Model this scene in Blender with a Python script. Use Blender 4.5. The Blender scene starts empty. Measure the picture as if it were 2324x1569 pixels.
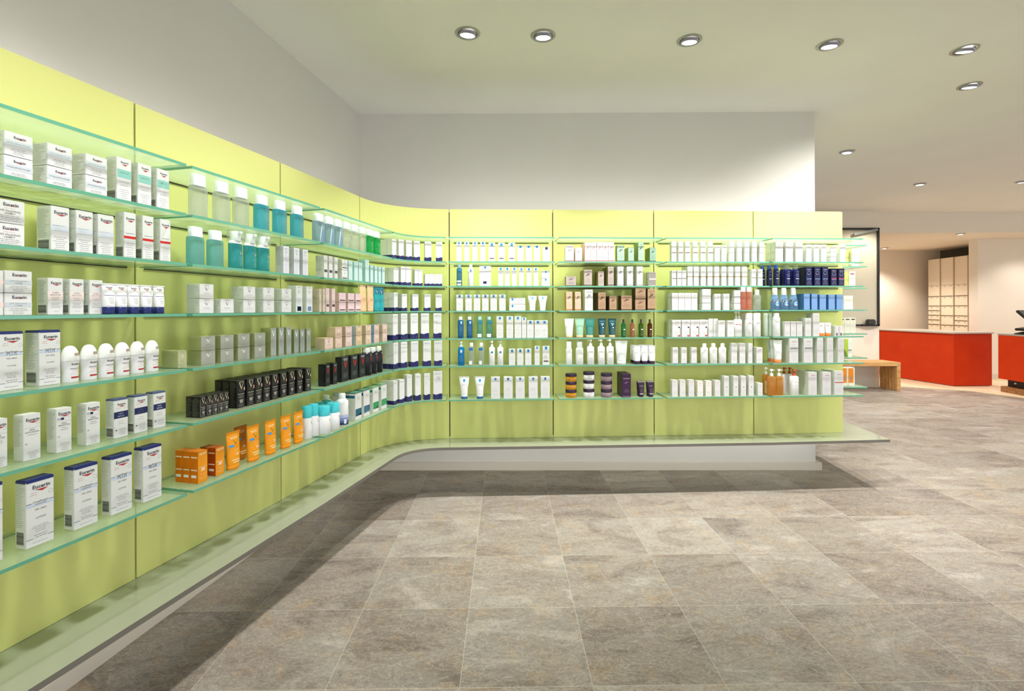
import bpy, bmesh, math, random
from mathutils import Vector, Matrix

# ------------------------------------------------------------------ camera, world, lights, exposure
C = bpy.context.scene.collection
SC = bpy.context.scene
F = 1140.0                       # focal length in pixels of the 2324 px wide frame
EYE = 1.4                        # camera height
ROLL = 0.003
camd = bpy.data.cameras.new('camera')
cam = bpy.data.objects.new('camera', camd); C.objects.link(cam)
camd.sensor_width = 36.0; camd.lens = F / 2324 * 36.0
camd.shift_y = -(784.5 - 701.6) / 2324
camd.clip_start = 0.05; camd.clip_end = 100
cam.matrix_world = Matrix.Translation((0, 0, EYE)) @ Matrix.Rotation(math.pi / 2, 4, 'X') @ Matrix.Rotation(-ROLL, 4, 'Z')
SC.camera = cam
SC.view_settings.view_transform = 'Standard'
SC.view_settings.look = 'None'
SC.view_settings.gamma = 1
SC.view_settings.use_curve_mapping = False
SC.view_settings.exposure = 0.45
SC.cycles.transparent_max_bounces = 40
SC.cycles.max_bounces = 8
SC.cycles.diffuse_bounces = 5
SC.cycles.glossy_bounces = 4
SC.cycles.sample_clamp_indirect = 4.0
SC.cycles.caustics_reflective = False
SC.cycles.caustics_refractive = False

w = bpy.data.worlds.new('world'); SC.world = w; w.use_nodes = True
w.node_tree.nodes['Background'].inputs[0].default_value = (0.90, 0.95, 1.0, 1)
w.node_tree.nodes['Background'].inputs[1].default_value = 1.2      # soft light of the open shop behind the camera

def lamp(kind, name, loc, aim, power, color=(1, 1, 1), **kw):
    d = bpy.data.lights.new(name, kind); d.energy = power; d.color = color
    o = bpy.data.objects.new(name, d); C.objects.link(o); o.location = loc
    v = Vector(aim) - Vector(loc)
    o.rotation_euler = v.to_track_quat('-Z', 'Y').to_euler()
    for k, a in kw.items(): setattr(d, k, a)
    return o

CEIL = 3.11
# the ceiling downlights of the picture: place, aim, power
SPOTS = [((-0.27, 3.11), (-0.62, 3.75, .1), 104, 1), ((0.20, 3.14), (0.20, 3.78, .1), 104, 1),
         ((1.135, 3.20), (1.1, 3.82, .1), 124, 1), ((2.065, 3.26), (2.0, 3.85, .1), 124, 1),
         ((3.005, 3.33), (2.9, 4.3, 0.6), 110, 0), ((3.53, 3.87), (3.5, 4.6, 0.3), 100, 0),
         ((3.665, 5.49), (3.4, 5.6, 0.4), 110, 0), ((5.63, 6.93), (5.6, 6.9, 0), 130, 0), ((6.93, 6.82), (7.1, 7.2, 0), 120, 0)]
for (x, y), aim, p, k in SPOTS:
    lamp('SPOT', 'spot_beam', (x, y, CEIL - .05), aim, p, (1, .975, .95), spot_size=math.radians(86 if k else 125), spot_blend=1.0 if k else .7, shadow_soft_size=.06)
# the same row of downlights carries on along the left shelves, above the frame
for (x, y), aim, p in [((-.42, 2.35), (-1.15, 2.5, .2), 72), ((-.58, 1.55), (-1.3, 1.65, .2), 68), ((-.75, .75), (-1.5, .9, .2), 66),
                       ((1.2, 1.7), (1.2, 2.2, 0), 22), ((2.6, 1.9), (2.6, 2.2, 0), 55), ((4.4, 2.6), (4.4, 2.8, 0), 90), ((1.0, -.5), (.9, 0, 0), 20)]:  # the last four, off the left row, are added general fill
    lamp('SPOT', 'spot_beam', (x, y, CEIL - .05), aim, p, (1, .975, .95), spot_size=math.radians(90), spot_blend=1.0, shadow_soft_size=.06)
# added unseen spots, behind and at right; their floor bounce lifts the ceiling
for x, y, p in [(.6, -1.6, 200), (2.4, -.6, 190), (4.6, .6, 220), (-.6, -3.4, 180), (2.2, -3.6, 200), (5.2, -2.4, 230), (6.6, 3.2, 230), (8.6, 5.2, 230), (8.2, 1.4, 230)]:
    lamp('SPOT', 'spot_beam', (x, y, CEIL - .05), (x, y, 0), p, (1, .98, .96), spot_size=math.radians(84), spot_blend=.8, shadow_soft_size=.035)
for x, y, z, pw_ in [(8.3, 9.16, 2.70, 50), (8.38, 11.2, 2.70, 110), (9.9, 9.2, 2.70, 22), (6.6, 10.6, 2.70, 90)]:  # last two spots are added fill for the rear room, without fixtures
    lamp('SPOT', 'spot_beam', (x, y, z), (x, y, 0), pw_, (1, .92, .82), spot_size=math.radians(125), spot_blend=.6, shadow_soft_size=.05)
for x, y in [(11, 8.3), (6.2, 8.2)]:
    lamp('SPOT', 'spot_beam', (x, y, 3.0), (x - .2, y + .5, 0), 80, (1, .93, .85), spot_size=math.radians(125), spot_blend=.6, shadow_soft_size=.05)

# ------------------------------------------------------------------ helpers
def lin(h):
    h = h.lstrip('#'); r = [int(h[i:i + 2], 16) / 255 for i in (0, 2, 4)]
    return tuple((c / 12.92 if c <= .04045 else ((c + .055) / 1.055) ** 2.4) for c in r) + (1,)

MATS = {}
def M(col, rough=.5, metal=0.0, spec=.4, coat=0.0, emit=0):
    k = (col, rough, metal, spec, coat, emit)
    if k in MATS: return MATS[k]
    m = bpy.data.materials.new('surface_' + col.strip('#')); m.use_nodes = True
    b = m.node_tree.nodes['Principled BSDF']
    b.inputs['Base Color'].default_value = lin(col)
    b.inputs['Roughness'].default_value = rough; b.inputs['Metallic'].default_value = metal
    b.inputs['Specular IOR Level'].default_value = spec
    if coat: b.inputs['Coat Weight'].default_value = coat; b.inputs['Coat Roughness'].default_value = .08
    if emit: b.inputs['Emission Color'].default_value = lin(col); b.inputs['Emission Strength'].default_value = emit
    MATS[k] = m
    return m

def clear_mat(name, tint, body, wbody, gloss=.12, rough=.04, graze=0.0):
    """see-through glass or plastic: tinted transparency, a little body colour, mirror reflection by angle"""
    if name in MATS: return MATS[name]
    m = bpy.data.materials.new(name); m.use_nodes = True; nt = m.node_tree; nt.nodes.clear()
    out = nt.nodes.new('ShaderNodeOutputMaterial'); tr = nt.nodes.new('ShaderNodeBsdfTransparent'); tr.inputs[0].default_value = lin(tint)
    df = nt.nodes.new('ShaderNodeBsdfDiffuse'); df.inputs[0].default_value = lin(body)
    tl = nt.nodes.new('ShaderNodeBsdfTranslucent'); tl.inputs[0].default_value = lin(body)
    ad = nt.nodes.new('ShaderNodeMixShader'); nt.links.new(df.outputs[0], ad.inputs[1]); nt.links.new(tl.outputs[0], ad.inputs[2])
    mx = nt.nodes.new('ShaderNodeMixShader'); mx.inputs[0].default_value = wbody
    nt.links.new(tr.outputs[0], mx.inputs[1]); nt.links.new(ad.outputs[0], mx.inputs[2])
    if graze:                                              # a slanting look passes more of the greenish glass
        lw = nt.nodes.new('ShaderNodeLayerWeight'); lw.inputs[0].default_value = .5
        pw = nt.nodes.new('ShaderNodeMath'); pw.operation = 'POWER'; pw.inputs[1].default_value = 2.2
        ma = nt.nodes.new('ShaderNodeMath'); ma.operation = 'MULTIPLY_ADD'; ma.inputs[1].default_value = graze; ma.inputs[2].default_value = wbody
        nt.links.new(lw.outputs['Facing'], pw.inputs[0]); nt.links.new(pw.outputs[0], ma.inputs[0]); nt.links.new(ma.outputs[0], mx.inputs[0])
    gl = nt.nodes.new('ShaderNodeBsdfGlossy'); gl.inputs['Roughness'].default_value = rough
    fr = nt.nodes.new('ShaderNodeLayerWeight'); fr.inputs[0].default_value = gloss
    m2 = nt.nodes.new('ShaderNodeMixShader'); ge = nt.nodes.new('ShaderNodeNewGeometry'); mu = nt.nodes.new('ShaderNodeMath'); mu.operation = 'SUBTRACT'; mu.use_clamp = True
    nt.links.new(fr.outputs['Fresnel'], mu.inputs[0]); nt.links.new(ge.outputs['Backfacing'], mu.inputs[1]); nt.links.new(mu.outputs[0], m2.inputs[0])
    nt.links.new(mx.outputs[0], m2.inputs[1]); nt.links.new(gl.outputs[0], m2.inputs[2]); nt.links.new(m2.outputs[0], out.inputs[0])
    MATS[name] = m
    return m

class MB:
    """collects faces and links them as one mesh object"""
    def __init__(s): s.v = []; s.f = []; s.m = []; s.sm = []; s.mats = []
    def mi(s, m):
        if m not in s.mats: s.mats.append(m)
        return s.mats.index(m)
    def poly(s, pts, m, smooth=False):
        n = len(s.v); s.v += [tuple(p) for p in pts]; s.f.append(tuple(range(n, n + len(pts)))); s.m.append(s.mi(m)); s.sm.append(smooth)
    def mesh(s, vs, fs, m, smooth=False):
        n = len(s.v); s.v += [tuple(p) for p in vs]; i = s.mi(m)
        for f in fs: s.f.append(tuple(a + n for a in f)); s.m.append(i); s.sm.append(smooth)
    def box(s, x0, x1, y0, y1, z0, z1, m, mtx=None, ch=0.0):
        if ch:
            bm = bmesh.new(); bmesh.ops.create_cube(bm, size=1)
            for v in bm.verts: v.co = Vector(((x0 + x1) / 2 + v.co.x * (x1 - x0), (y0 + y1) / 2 + v.co.y * (y1 - y0), (z0 + z1) / 2 + v.co.z * (z1 - z0)))
            bmesh.ops.bevel(bm, geom=bm.edges[:], offset=ch, segments=2, affect='EDGES')
            vs = [v.co.copy() for v in bm.verts]; bm.verts.index_update(); fs = [tuple(v.index for v in f.verts) for f in bm.faces]; bm.free()
        else:
            vs = [Vector((x, y, z)) for x in (x0, x1) for y in (y0, y1) for z in (z0, z1)]
            fs = [(0, 1, 3, 2), (4, 6, 7, 5), (0, 4, 5, 1), (2, 3, 7, 6), (0, 2, 6, 4), (1, 5, 7, 3)]
        if mtx: vs = [mtx @ v for v in vs]
        s.mesh(vs, fs, m)
    def prism(s, pts, z0, z1, m, ms=None):
        n = len(pts)
        ar = sum(pts[i][0] * pts[(i + 1) % n][1] - pts[(i + 1) % n][0] * pts[i][1] for i in range(n))
        if ar < 0: pts = pts[::-1]
        s.poly([(x, y, z1) for x, y in pts], m); s.poly([(x, y, z0) for x, y in pts[::-1]], m)
        for i in range(n):
            a, b = pts[i], pts[(i + 1) % n]
            s.poly([(a[0], a[1], z0), (b[0], b[1], z0), (b[0], b[1], z1), (a[0], a[1], z1)], ms or m)
    def loft(s, rings, m, n=24, p=2.0, cap=True, smooth=True, cx=0, cy=0, mtx=None):
        """rings: (z, rx, ry[, p]) stacked superellipses"""
        vs = []
        for r in rings:
            pw = r[3] if len(r) > 3 else p
            for i in range(n):
                a = 2 * math.pi * i / n + math.pi / n; c, q = math.cos(a), math.sin(a)
                vs.append(Vector((cx + r[1] * math.copysign(abs(c) ** (2 / pw), c), cy + r[2] * math.copysign(abs(q) ** (2 / pw), q), r[0])))
        if mtx: vs = [mtx @ v for v in vs]
        fs = []
        for k in range(len(rings) - 1):
            for i in range(n):
                j = (i + 1) % n; fs.append((k * n + i, k * n + j, (k + 1) * n + j, (k + 1) * n + i))
        s.mesh(vs, fs, m, smooth)
        if cap:
            s.mesh(vs[:n], [tuple(range(n))[::-1]], m); s.mesh(vs[-n:], [tuple(range(n))], m)
    def tube(s, pts, r, m, n=8):
        """round bar through points"""
        vs = []; fs = []
        pts = [Vector(p) for p in pts]
        for i, p in enumerate(pts):
            d = (pts[min(i + 1, len(pts) - 1)] - pts[max(i - 1, 0)]).normalized()
            u = d.orthogonal().normalized() if i == 0 else (u - d * u.dot(d)).normalized()
            q = d.cross(u)
            for k in range(n):
                a = 2 * math.pi * k / n; vs.append(p + (u * math.cos(a) + q * math.sin(a)) * r)
        for i in range(len(pts) - 1):
            for k in range(n):
                j = (k + 1) % n; fs.append((i * n + k, i * n + j, (i + 1) * n + j, (i + 1) * n + k))
        fs.append(tuple(range(n))[::-1]); fs.append(tuple(range(len(vs) - n, len(vs))))
        s.mesh(vs, fs, m, True)
    def data(s, name):
        me = bpy.data.meshes.new(name); me.from_pydata(s.v, [], s.f)
        for m in s.mats: me.materials.append(m)
        me.polygons.foreach_set('material_index', s.m); me.polygons.foreach_set('use_smooth', s.sm); me.update()
        return me
    def build(s, name, parent=None):
        o = bpy.data.objects.new(name, s.data(name)); C.objects.link(o)
        if parent: o.parent = parent
        return o

def tag(o, label, cat, group=None):
    o['label'] = label; o['category'] = cat
    if group: o['group'] = group
    return o
def struct(o): o['kind'] = 'structure'; return o
def empty(name, loc=(0, 0, 0), rz=0):
    o = bpy.data.objects.new(name, None); C.objects.link(o); o.location = loc; o.rotation_euler = (0, 0, rz); o.empty_display_size = .05
    return o

# picture pixel -> direction on the floor plan (for measuring along a shelf line)
def ray(px, dz_over_y=0.0):
    u = px - 1162.0; v = F * dz_over_y
    return Vector(((u + ROLL * v) / F, 1.0))
def hor(px): return 702 - .003 * (px - 1020)

# ------------------------------------------------------------------ plan of the shelf wall
S = [Vector(p) for p in [(-1.418 - .79 * .228, 1.89 - .79 * .9735), (-1.418, 1.89), (-1.227, 2.664), (-1.051, 3.472), (-.488, 3.92), (.322, 3.952), (1.127, 3.99), (1.937, 4.03), (2.674, 4.07)]]
S.insert(0, S[0] - Vector((.185, .79)))
def bez(a, b, c, d, n):
    return [a * (1 - t) ** 3 + b * 3 * t * (1 - t) ** 2 + c * 3 * t * t * (1 - t) + d * t ** 3 for t in [i / n for i in range(n + 1)]]
PAN = []                                    # nine panels, each a plan line
for i in range(9):
    if i == 4: PAN.append(bez(S[4], S[4] + Vector((.217, .976)) * .29, S[5] - Vector((1, .04)) * .29, S[5], 18))
    else: PAN.append([S[i], S[i + 1]])
def normals(line):
    out = []
    for i in range(len(line)):
        d = (line[min(i + 1, len(line) - 1)] - line[max(i - 1, 0)]).normalized()
        out.append(Vector((d.y, -d.x)))
    return out
def offset(line, d): return [p + n * d for p, n in zip(line, normals(line))]
def trim(line, a, b):
    L = [(line[i + 1] - line[i]).length for i in range(len(line) - 1)]; T = sum(L)
    def at(t):
        for i, l in enumerate(L):
            if t <= l or i == len(L) - 1: return line[i].lerp(line[i + 1], t / l), i
            t -= l
    p0, i0 = at(a); p1, i1 = at(T - b)
    return [p0] + line[i0 + 1:i1 + 1] + [p1]
Z_PAN0, Z_PAN1 = .3925, 2.18
Z_SH = [1.9246, 1.7454, 1.5646, 1.382, 1.1805, .979, .732]
DEP = .25

# ------------------------------------------------------------------ materials of the room
def nodes_mat(name):
    m = bpy.data.materials.new(name); m.use_nodes = True
    return m, m.node_tree, m.node_tree.nodes['Principled BSDF']

def plaster(name, col, var=.03):
    m, nt, b = nodes_mat(name)
    t = nt.nodes.new('ShaderNodeTexCoord'); n = nt.nodes.new('ShaderNodeTexNoise'); n.inputs['Scale'].default_value = 2.2; n.inputs['Detail'].default_value = 6
    r = nt.nodes.new('ShaderNodeMix'); r.data_type = 'RGBA'
    c = lin(col); r.inputs[6].default_value = tuple(x * (1 - var) for x in c[:3]) + (1,); r.inputs[7].default_value = tuple(min(1, x * (1 + var)) for x in c[:3]) + (1,)
    nt.links.new(t.outputs['Object'], n.inputs['Vector']); nt.links.new(n.outputs['Fac'], r.inputs[0]); nt.links.new(r.outputs[2], b.inputs['Base Color'])
    b.inputs['Roughness'].default_value = .85; b.inputs['Specular IOR Level'].default_value = .15
    n2 = nt.nodes.new('ShaderNodeTexNoise'); n2.inputs['Scale'].default_value = 160; bp = nt.nodes.new('ShaderNodeBump'); bp.inputs['Strength'].default_value = .04
    nt.links.new(t.outputs['Object'], n2.inputs['Vector']); nt.links.new(n2.outputs['Fac'], bp.inputs['Height']); nt.links.new(bp.outputs[0], b.inputs['Normal'])
    return m
WALL = plaster('white_plaster', '#d3d1cb'); CEILM = plaster('ceiling_plaster', '#ecece8'); CREAM = plaster('cream_plaster', '#e9e0d2')

def stone():
    m, nt, b = nodes_mat('travertine_tiles'); N = nt.nodes.new; L = nt.links.new
    def math_(op, a, c=None, clamp=False):
        n = N('ShaderNodeMath'); n.operation = op; n.use_clamp = clamp
        for i, v in enumerate((a, c)):
            if v is None: continue
            if isinstance(v, (int, float)): n.inputs[i].default_value = v
            else: L(v, n.inputs[i])
        return n.outputs[0]
    tc = N('ShaderNodeTexCoord'); mp = N('ShaderNodeMapping'); L(tc.outputs['Object'], mp.inputs['Vector'])
    sp = N('ShaderNodeSeparateXYZ'); L(mp.outputs[0], sp.inputs[0])
    T = .494
    gx = math_('DIVIDE', sp.outputs[0], T); gy = math_('DIVIDE', sp.outputs[1], T)
    ix = math_('FLOOR', gx); iy = math_('FLOOR', gy)
    fx = math_('SUBTRACT', gx, ix); fy = math_('SUBTRACT', gy, iy)
    ex = math_('MINIMUM', fx, math_('SUBTRACT', 1.0, fx)); ey = math_('MINIMUM', fy, math_('SUBTRACT', 1.0, fy))
    e = math_('MINIMUM', ex, ey)
    gr = math_('LESS_THAN', e, .0030)
    grw = N('ShaderNodeTexNoise'); grw.inputs['Scale'].default_value = 1.3; L(mp.outputs[0], grw.inputs['Vector'])
    cb = N('ShaderNodeCombineXYZ'); L(ix, cb.inputs[0]); L(iy, cb.inputs[1])
    wn = N('ShaderNodeTexWhiteNoise'); wn.noise_dimensions = '3D'; L(cb.outputs[0], wn.inputs['Vector'])
    ws = N('ShaderNodeSeparateColor'); L(wn.outputs['Color'], ws.inputs[0])
    sc = N('ShaderNodeVectorMath'); sc.operation = 'SCALE'; L(wn.outputs['Color'], sc.inputs[0]); sc.inputs['Scale'].default_value = 37.0
    ad = N('ShaderNodeVectorMath'); ad.operation = 'ADD'; L(mp.outputs[0], ad.inputs[0]); L(sc.outputs[0], ad.inputs[1])
    st = N('ShaderNodeMapping'); st.inputs['Scale'].default_value = (1.6, 3.6, 1); st.inputs['Rotation'].default_value = (0, 0, .45); L(ad.outputs[0], st.inputs['Vector'])
    def noise(vec, s, det, dist=0, rough=.6):
        n = N('ShaderNodeTexNoise'); n.inputs['Scale'].default_value = s; n.inputs['Detail'].default_value = det; n.inputs['Distortion'].default_value = dist
        n.inputs['Roughness'].default_value = rough; L(vec, n.inputs['Vector']); return n.outputs['Fac']
    def ramp(f, stops):
        r = N('ShaderNodeValToRGB'); L(f, r.inputs[0]); el = r.color_ramp.elements
        while len(el) < len(stops): el.new(.5)
        for q, (p, c) in zip(el, stops): q.position = p; q.color = lin(c)
        return r.outputs[0]
    def mix(f, a, c, mode='MIX'):
        n = N('ShaderNodeMix'); n.data_type = 'RGBA'; n.blend_type = mode
        if isinstance(f, (int, float)): n.inputs[0].default_value = f
        else: L(f, n.inputs[0])
        for i, v in ((6, a), (7, c)):
            if isinstance(v, tuple): n.inputs[i].default_value = v
            else: L(v, n.inputs[i])
        return n.outputs[2]
    base = ramp(noise(st.outputs[0], 1.0, 12, 1.6, .62), [(.34, '#70655b'), (.45, '#94897e'), (.51, '#a2998c'), (.58, '#a09a91'), (.66, '#c2b9ae')])
    cool = ramp(noise(ad.outputs[0], 2.4, 8, .8), [(.40, '#a59c8f'), (.60, '#a2a19a')])
    c = mix(.30, base, cool)
    ochre = noise(ad.outputs[0], 4.2, 9, 1.8, .7); of = ramp(ochre, [(.54, '#000000'), (.66, '#ffffff')])
    c = mix(math_('MULTIPLY', of, .52), c, lin('#b49a74'))
    tint = mix(ws.outputs[0], lin('#d6d2d0'), lin('#ffffff')); c = mix(1.0, c, tint, 'MULTIPLY')
    vein = noise(st.outputs[0], 3.6, 14, 3.0, .75)
    vf = math_('MULTIPLY', math_('LESS_THAN', math_('ABSOLUTE', math_('SUBTRACT', vein, .5)), .011), .42)
    c = mix(vf, c, lin('#d8cdba'))
    grain = ramp(noise(ad.outputs[0], 85, 6, .6, .8), [(.32, '#8f8f8f'), (.50, '#ffffff'), (.68, '#ffffff')]); c = mix(.45, c, grain, 'MULTIPLY')
    gr2 = ramp(noise(ad.outputs[0], 26, 8, 1.5, .75), [(.34, '#9a938c'), (.52, '#ffffff')]); c = mix(.32, c, gr2, 'MULTIPLY')
    pit = noise(ad.outputs[0], 34, 2, 2.0); big = noise(ad.outputs[0], 1.7, 2)
    pf = math_('MULTIPLY', math_('LESS_THAN', pit, .27), math_('GREATER_THAN', big, .50))
    c = mix(math_('MULTIPLY', pf, .75), c, lin('#3c342c'))
    c = mix(math_('MULTIPLY', gr, .42), c, lin('#cfc8b8'))
    L(c, b.inputs['Base Color'])
    b.inputs['Specular IOR Level'].default_value = .35
    rr = N('ShaderNodeMapRange'); L(noise(ad.outputs[0], 9, 5), rr.inputs[0]); rr.inputs[3].default_value = .38; rr.inputs[4].default_value = .6; L(rr.outputs[0], b.inputs['Roughness'])
    bp = N('ShaderNodeBump'); bp.inputs['Strength'].default_value = .12; bp.inputs['Distance'].default_value = .004
    hh = math_('SUBTRACT', noise(ad.outputs[0], 40, 6), math_('ADD', gr, pf)); L(hh, bp.inputs['Height']); L(bp.outputs[0], b.inputs['Normal'])
    return m
STONE = stone()

def green():
    m, nt, b = nodes_mat('lime_green_laminate')
    b.inputs['Base Color'].default_value = lin('#dddf8c'); b.inputs['Roughness'].default_value = .42; b.inputs['Specular IOR Level'].default_value = .35
    return m
GREEN = green()

def wood(name, c0, c1, scale=(1, 14, 14)):
    m, nt, b = nodes_mat(name); t = nt.nodes.new('ShaderNodeTexCoord'); mp = nt.nodes.new('ShaderNodeMapping'); mp.inputs['Scale'].default_value = scale
    n = nt.nodes.new('ShaderNodeTexNoise'); n.inputs['Scale'].default_value = 3; n.inputs['Detail'].default_value = 8; n.inputs['Distortion'].default_value = .8
    r = nt.nodes.new('ShaderNodeValToRGB'); r.color_ramp.elements[0].position = .3; r.color_ramp.elements[1].position = .7
    r.color_ramp.elements[0].color = lin(c0); r.color_ramp.elements[1].color = lin(c1)
    nt.links.new(t.outputs['Object'], mp.inputs[0]); nt.links.new(mp.outputs[0], n.inputs['Vector']); nt.links.new(n.outputs['Fac'], r.inputs[0]); nt.links.new(r.outputs[0], b.inputs['Base Color'])
    b.inputs['Roughness'].default_value = .45
    return m
OAK = wood('oak_wood', '#b9833f', '#dfb376'); DARKOAK = wood('walnut_wood', '#6b4220', '#a87440'); PALEOAK = wood('pale_floor_boards', '#d9bf98', '#ecdabb', (8, 1, 1))

def orange():
    m, nt, b = nodes_mat('orange_linoleum'); t = nt.nodes.new('ShaderNodeTexCoord'); n = nt.nodes.new('ShaderNodeTexNoise'); n.inputs['Scale'].default_value = 3; n.inputs['Detail'].default_value = 8
    r = nt.nodes.new('ShaderNodeValToRGB'); r.color_ramp.elements[0].position = .3; r.color_ramp.elements[1].position = .7
    r.color_ramp.elements[0].color = lin('#b92f02'); r.color_ramp.elements[1].color = lin('#c43704')
    nt.links.new(t.outputs['Object'], n.inputs['Vector']); nt.links.new(n.outputs['Fac'], r.inputs[0]); nt.links.new(r.outputs[0], b.inputs['Base Color']); b.inputs['Roughness'].default_value = .55; b.inputs['Specular IOR Level'].default_value = .2
    return m
ORANGE = orange()

def ledge_mat():
    m, nt, b = nodes_mat('back_painted_ledge_glass'); N = nt.nodes.new; L = nt.links.new
    b.inputs['Base Color'].default_value = lin('#9ea492'); b.inputs['Roughness'].default_value = .16; b.inputs['Specular IOR Level'].default_value = .5
    b.inputs['Coat Weight'].default_value = .6; b.inputs['Coat Roughness'].default_value = .05
    t = N('ShaderNodeTexCoord'); n = N('ShaderNodeTexNoise'); n.inputs['Scale'].default_value = 5.5; n.inputs['Detail'].default_value = 1.5; n.inputs['Distortion'].default_value = 1.2
    bp = N('ShaderNodeBump'); bp.inputs['Strength'].default_value = .14; bp.inputs['Distance'].default_value = .02
    L(t.outputs['Object'], n.inputs['Vector']); L(n.outputs['Fac'], bp.inputs['Height']); L(bp.outputs[0], b.inputs['Normal'])
    return m
LEDGE = ledge_mat()
GLASS = clear_mat('shelf_glass', '#f9fcf8', '#cbe6c8', .03, .15, .04, .62)
EDGE = M('#62ac8f', .12, 0, .8)
DARK = M('#1b1d18', .6); STEEL = M('#b9b9b4', .28, .9); GREY = M('#77736b', .4)

# ------------------------------------------------------------------ floor, walls, ceiling
mb = MB(); mb.poly([(-4, -7, 0), (16, -7, 0), (16, 14, 0), (-4, 14, 0)], STONE)
fl = struct(mb.build('floor'))
fl.data.transform(Matrix.Translation((.205, -2.35, 0))); fl.location = (-.205, 2.35, 0)
fl.data.transform(Matrix.Rotation(-.014, 4, 'Z')); fl.rotation_euler = (0, 0, .014)
mb = MB(); mb.prism([(6.75, 8.98), (7.67, 8.42), (7.90, 7.75), (7.95, 6.6), (16, 6.6), (16, 14), (6.0, 14), (6.0, 9.1)], -.02, .006, PALEOAK, M('#e6d9a0', .4))
struct(mb.build('floor_boards'))

WL = lambda y: -1.33 - .142 * (4.40 - y)          # left wall plane
mb = MB(); mb.prism([(WL(-2.5), -2.5), (-1.33, 4.40), (-1.33, 4.9), (-2.9, 4.9), (-2.9, -2.5)], 0, CEIL, WALL); struct(mb.build('wall_left'))
mb = MB(); mb.prism([(-1.33, 4.40), (2.637, 4.37), (2.637, 5.35), (-1.33, 5.35)], 0, CEIL, WALL); struct(mb.build('wall_back'))
BASE = M('#d8d0c2', .5)
mb = MB(); mb.prism([(WL(-2.5), -2.5), (-1.33 + .0, 4.40), (-1.28, 4.36), (WL(-2.5) + .035, -2.5)], 0, .065, BASE); struct(mb.build('baseboard_left'))
mb = MB(); mb.prism([(-1.33, 4.40), (2.637, 4.37), (2.637, 5.35), (2.672, 5.35), (2.672, 4.335), (-1.29, 4.365)], 0, .065, BASE); struct(mb.build('baseboard_back'))
mb = MB(); mb.box(-4, 16, -3.2, 9.03, CEIL, CEIL + .1, CEILM); struct(mb.build('ceiling'))
mb = MB(); mb.box(2.6, 16, 9.03, 13, 2.75, CEIL + .1, CREAM); struct(mb.build('ceiling_rear'))
mb = MB(); mb.box(2.6, 6.48, 8.87, 9.03, 0, CEIL, CREAM); struct(mb.build('wall_rear_left'))
mb = MB(); mb.box(2.6, 16, 11.9, 12.05, 0, 2.76, CREAM); struct(mb.build('wall_rear'))
mb = MB(); mb.prism([(9.14, 9.85), (16, 9.85), (16, 10.0), (9.66, 10.0), (9.66, 10.05), (9.14, 10.05)], 0, 3.11, CREAM); struct(mb.build('wall_right'))
mb = MB(); mb.box(9.14, 16, 9.83, 9.85, 0, .09, BASE); struct(mb.build('baseboard_right'))
mb = MB(); mb.box(10.15, 10.25, 10.0, 12, 0, 2.76, M('#5b5344', .9)); struct(mb.build('wall_niche'))  # dark colour stands in for the shade of the void above the cabinets

# ------------------------------------------------------------------ green panels, ledge, glass shelves
BAY = ['nearest bay', 'far left bay', 'second bay from left', 'third bay from left', 'curved corner bay', 'fifth bay from left', 'sixth bay from left', 'seventh bay from left', 'eighth bay from left', 'wall end bay']
ORD = ['first', 'second', 'third', 'fourth', 'fifth', 'sixth', 'seventh', 'eighth', 'ninth', 'tenth', 'eleventh', 'twelfth']
def ribbon(line, t, z0, z1, m, gap=.0038, edge=None):
    ln = trim(line, gap, gap); back = offset(ln, -t); mb = MB(); n = len(ln)
    for i in range(n - 1):
        a, b, c, d = ln[i], ln[i + 1], back[i + 1], back[i]; sm = n > 3
        mb.poly([(a.x, a.y, z0), (b.x, b.y, z0), (b.x, b.y, z1), (a.x, a.y, z1)], m)
        mb.poly([(c.x, c.y, z0), (d.x, d.y, z0), (d.x, d.y, z1), (c.x, c.y, z1)], edge or m)
        mb.poly([(a.x, a.y, z1), (b.x, b.y, z1), (c.x, c.y, z1), (d.x, d.y, z1)], edge or m)
        mb.poly([(d.x, d.y, z0), (c.x, c.y, z0), (b.x, b.y, z0), (a.x, a.y, z0)], edge or m)
    for p, q in ((ln[0], back[0]), (ln[-1], back[-1])): mb.poly([(p.x, p.y, z0), (p.x, p.y, z1), (q.x, q.y, z1), (q.x, q.y, z0)], edge or m)
    return mb
ENDX = 2.69
END = [Vector((2.692, 4.088)), Vector((2.74, 5.30))]        # panel on the end of the wall
pn = ['cut by the left frame edge'] + ['behind the ' + b for b in BAY[1:]]
for i, ln in enumerate(PAN + [END]):
    mb = ribbon(ln, .016, Z_PAN0 - .0025, Z_PAN1, GREEN)
    o = mb.build('wall_panel')
    tag(o, 'lime green wall panel ' + pn[i] if i else 'lime green wall panel of the nearest bay at far left', 'wall panel', 'lime green wall panels')
# dark batten behind every joint
for i in range(1, 9):
    p = S[i]; n = normals(PAN[i - 1])[-1] if i != 4 else normals(PAN[4])[0]
    mb = MB(); r = Matrix.Translation((p.x, p.y, 0)) @ Matrix.Rotation(math.atan2(n.y, n.x) + math.pi / 2, 4, 'Z')
    mb.box(-.02, .02, .0165, .035, Z_PAN0 + .01, Z_PAN1 - .02, DARK, r); o = mb.build('joint_batten')
    tag(o, 'dark batten showing in the joint left of the ' + BAY[i] , 'batten', 'dark joint battens')

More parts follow.
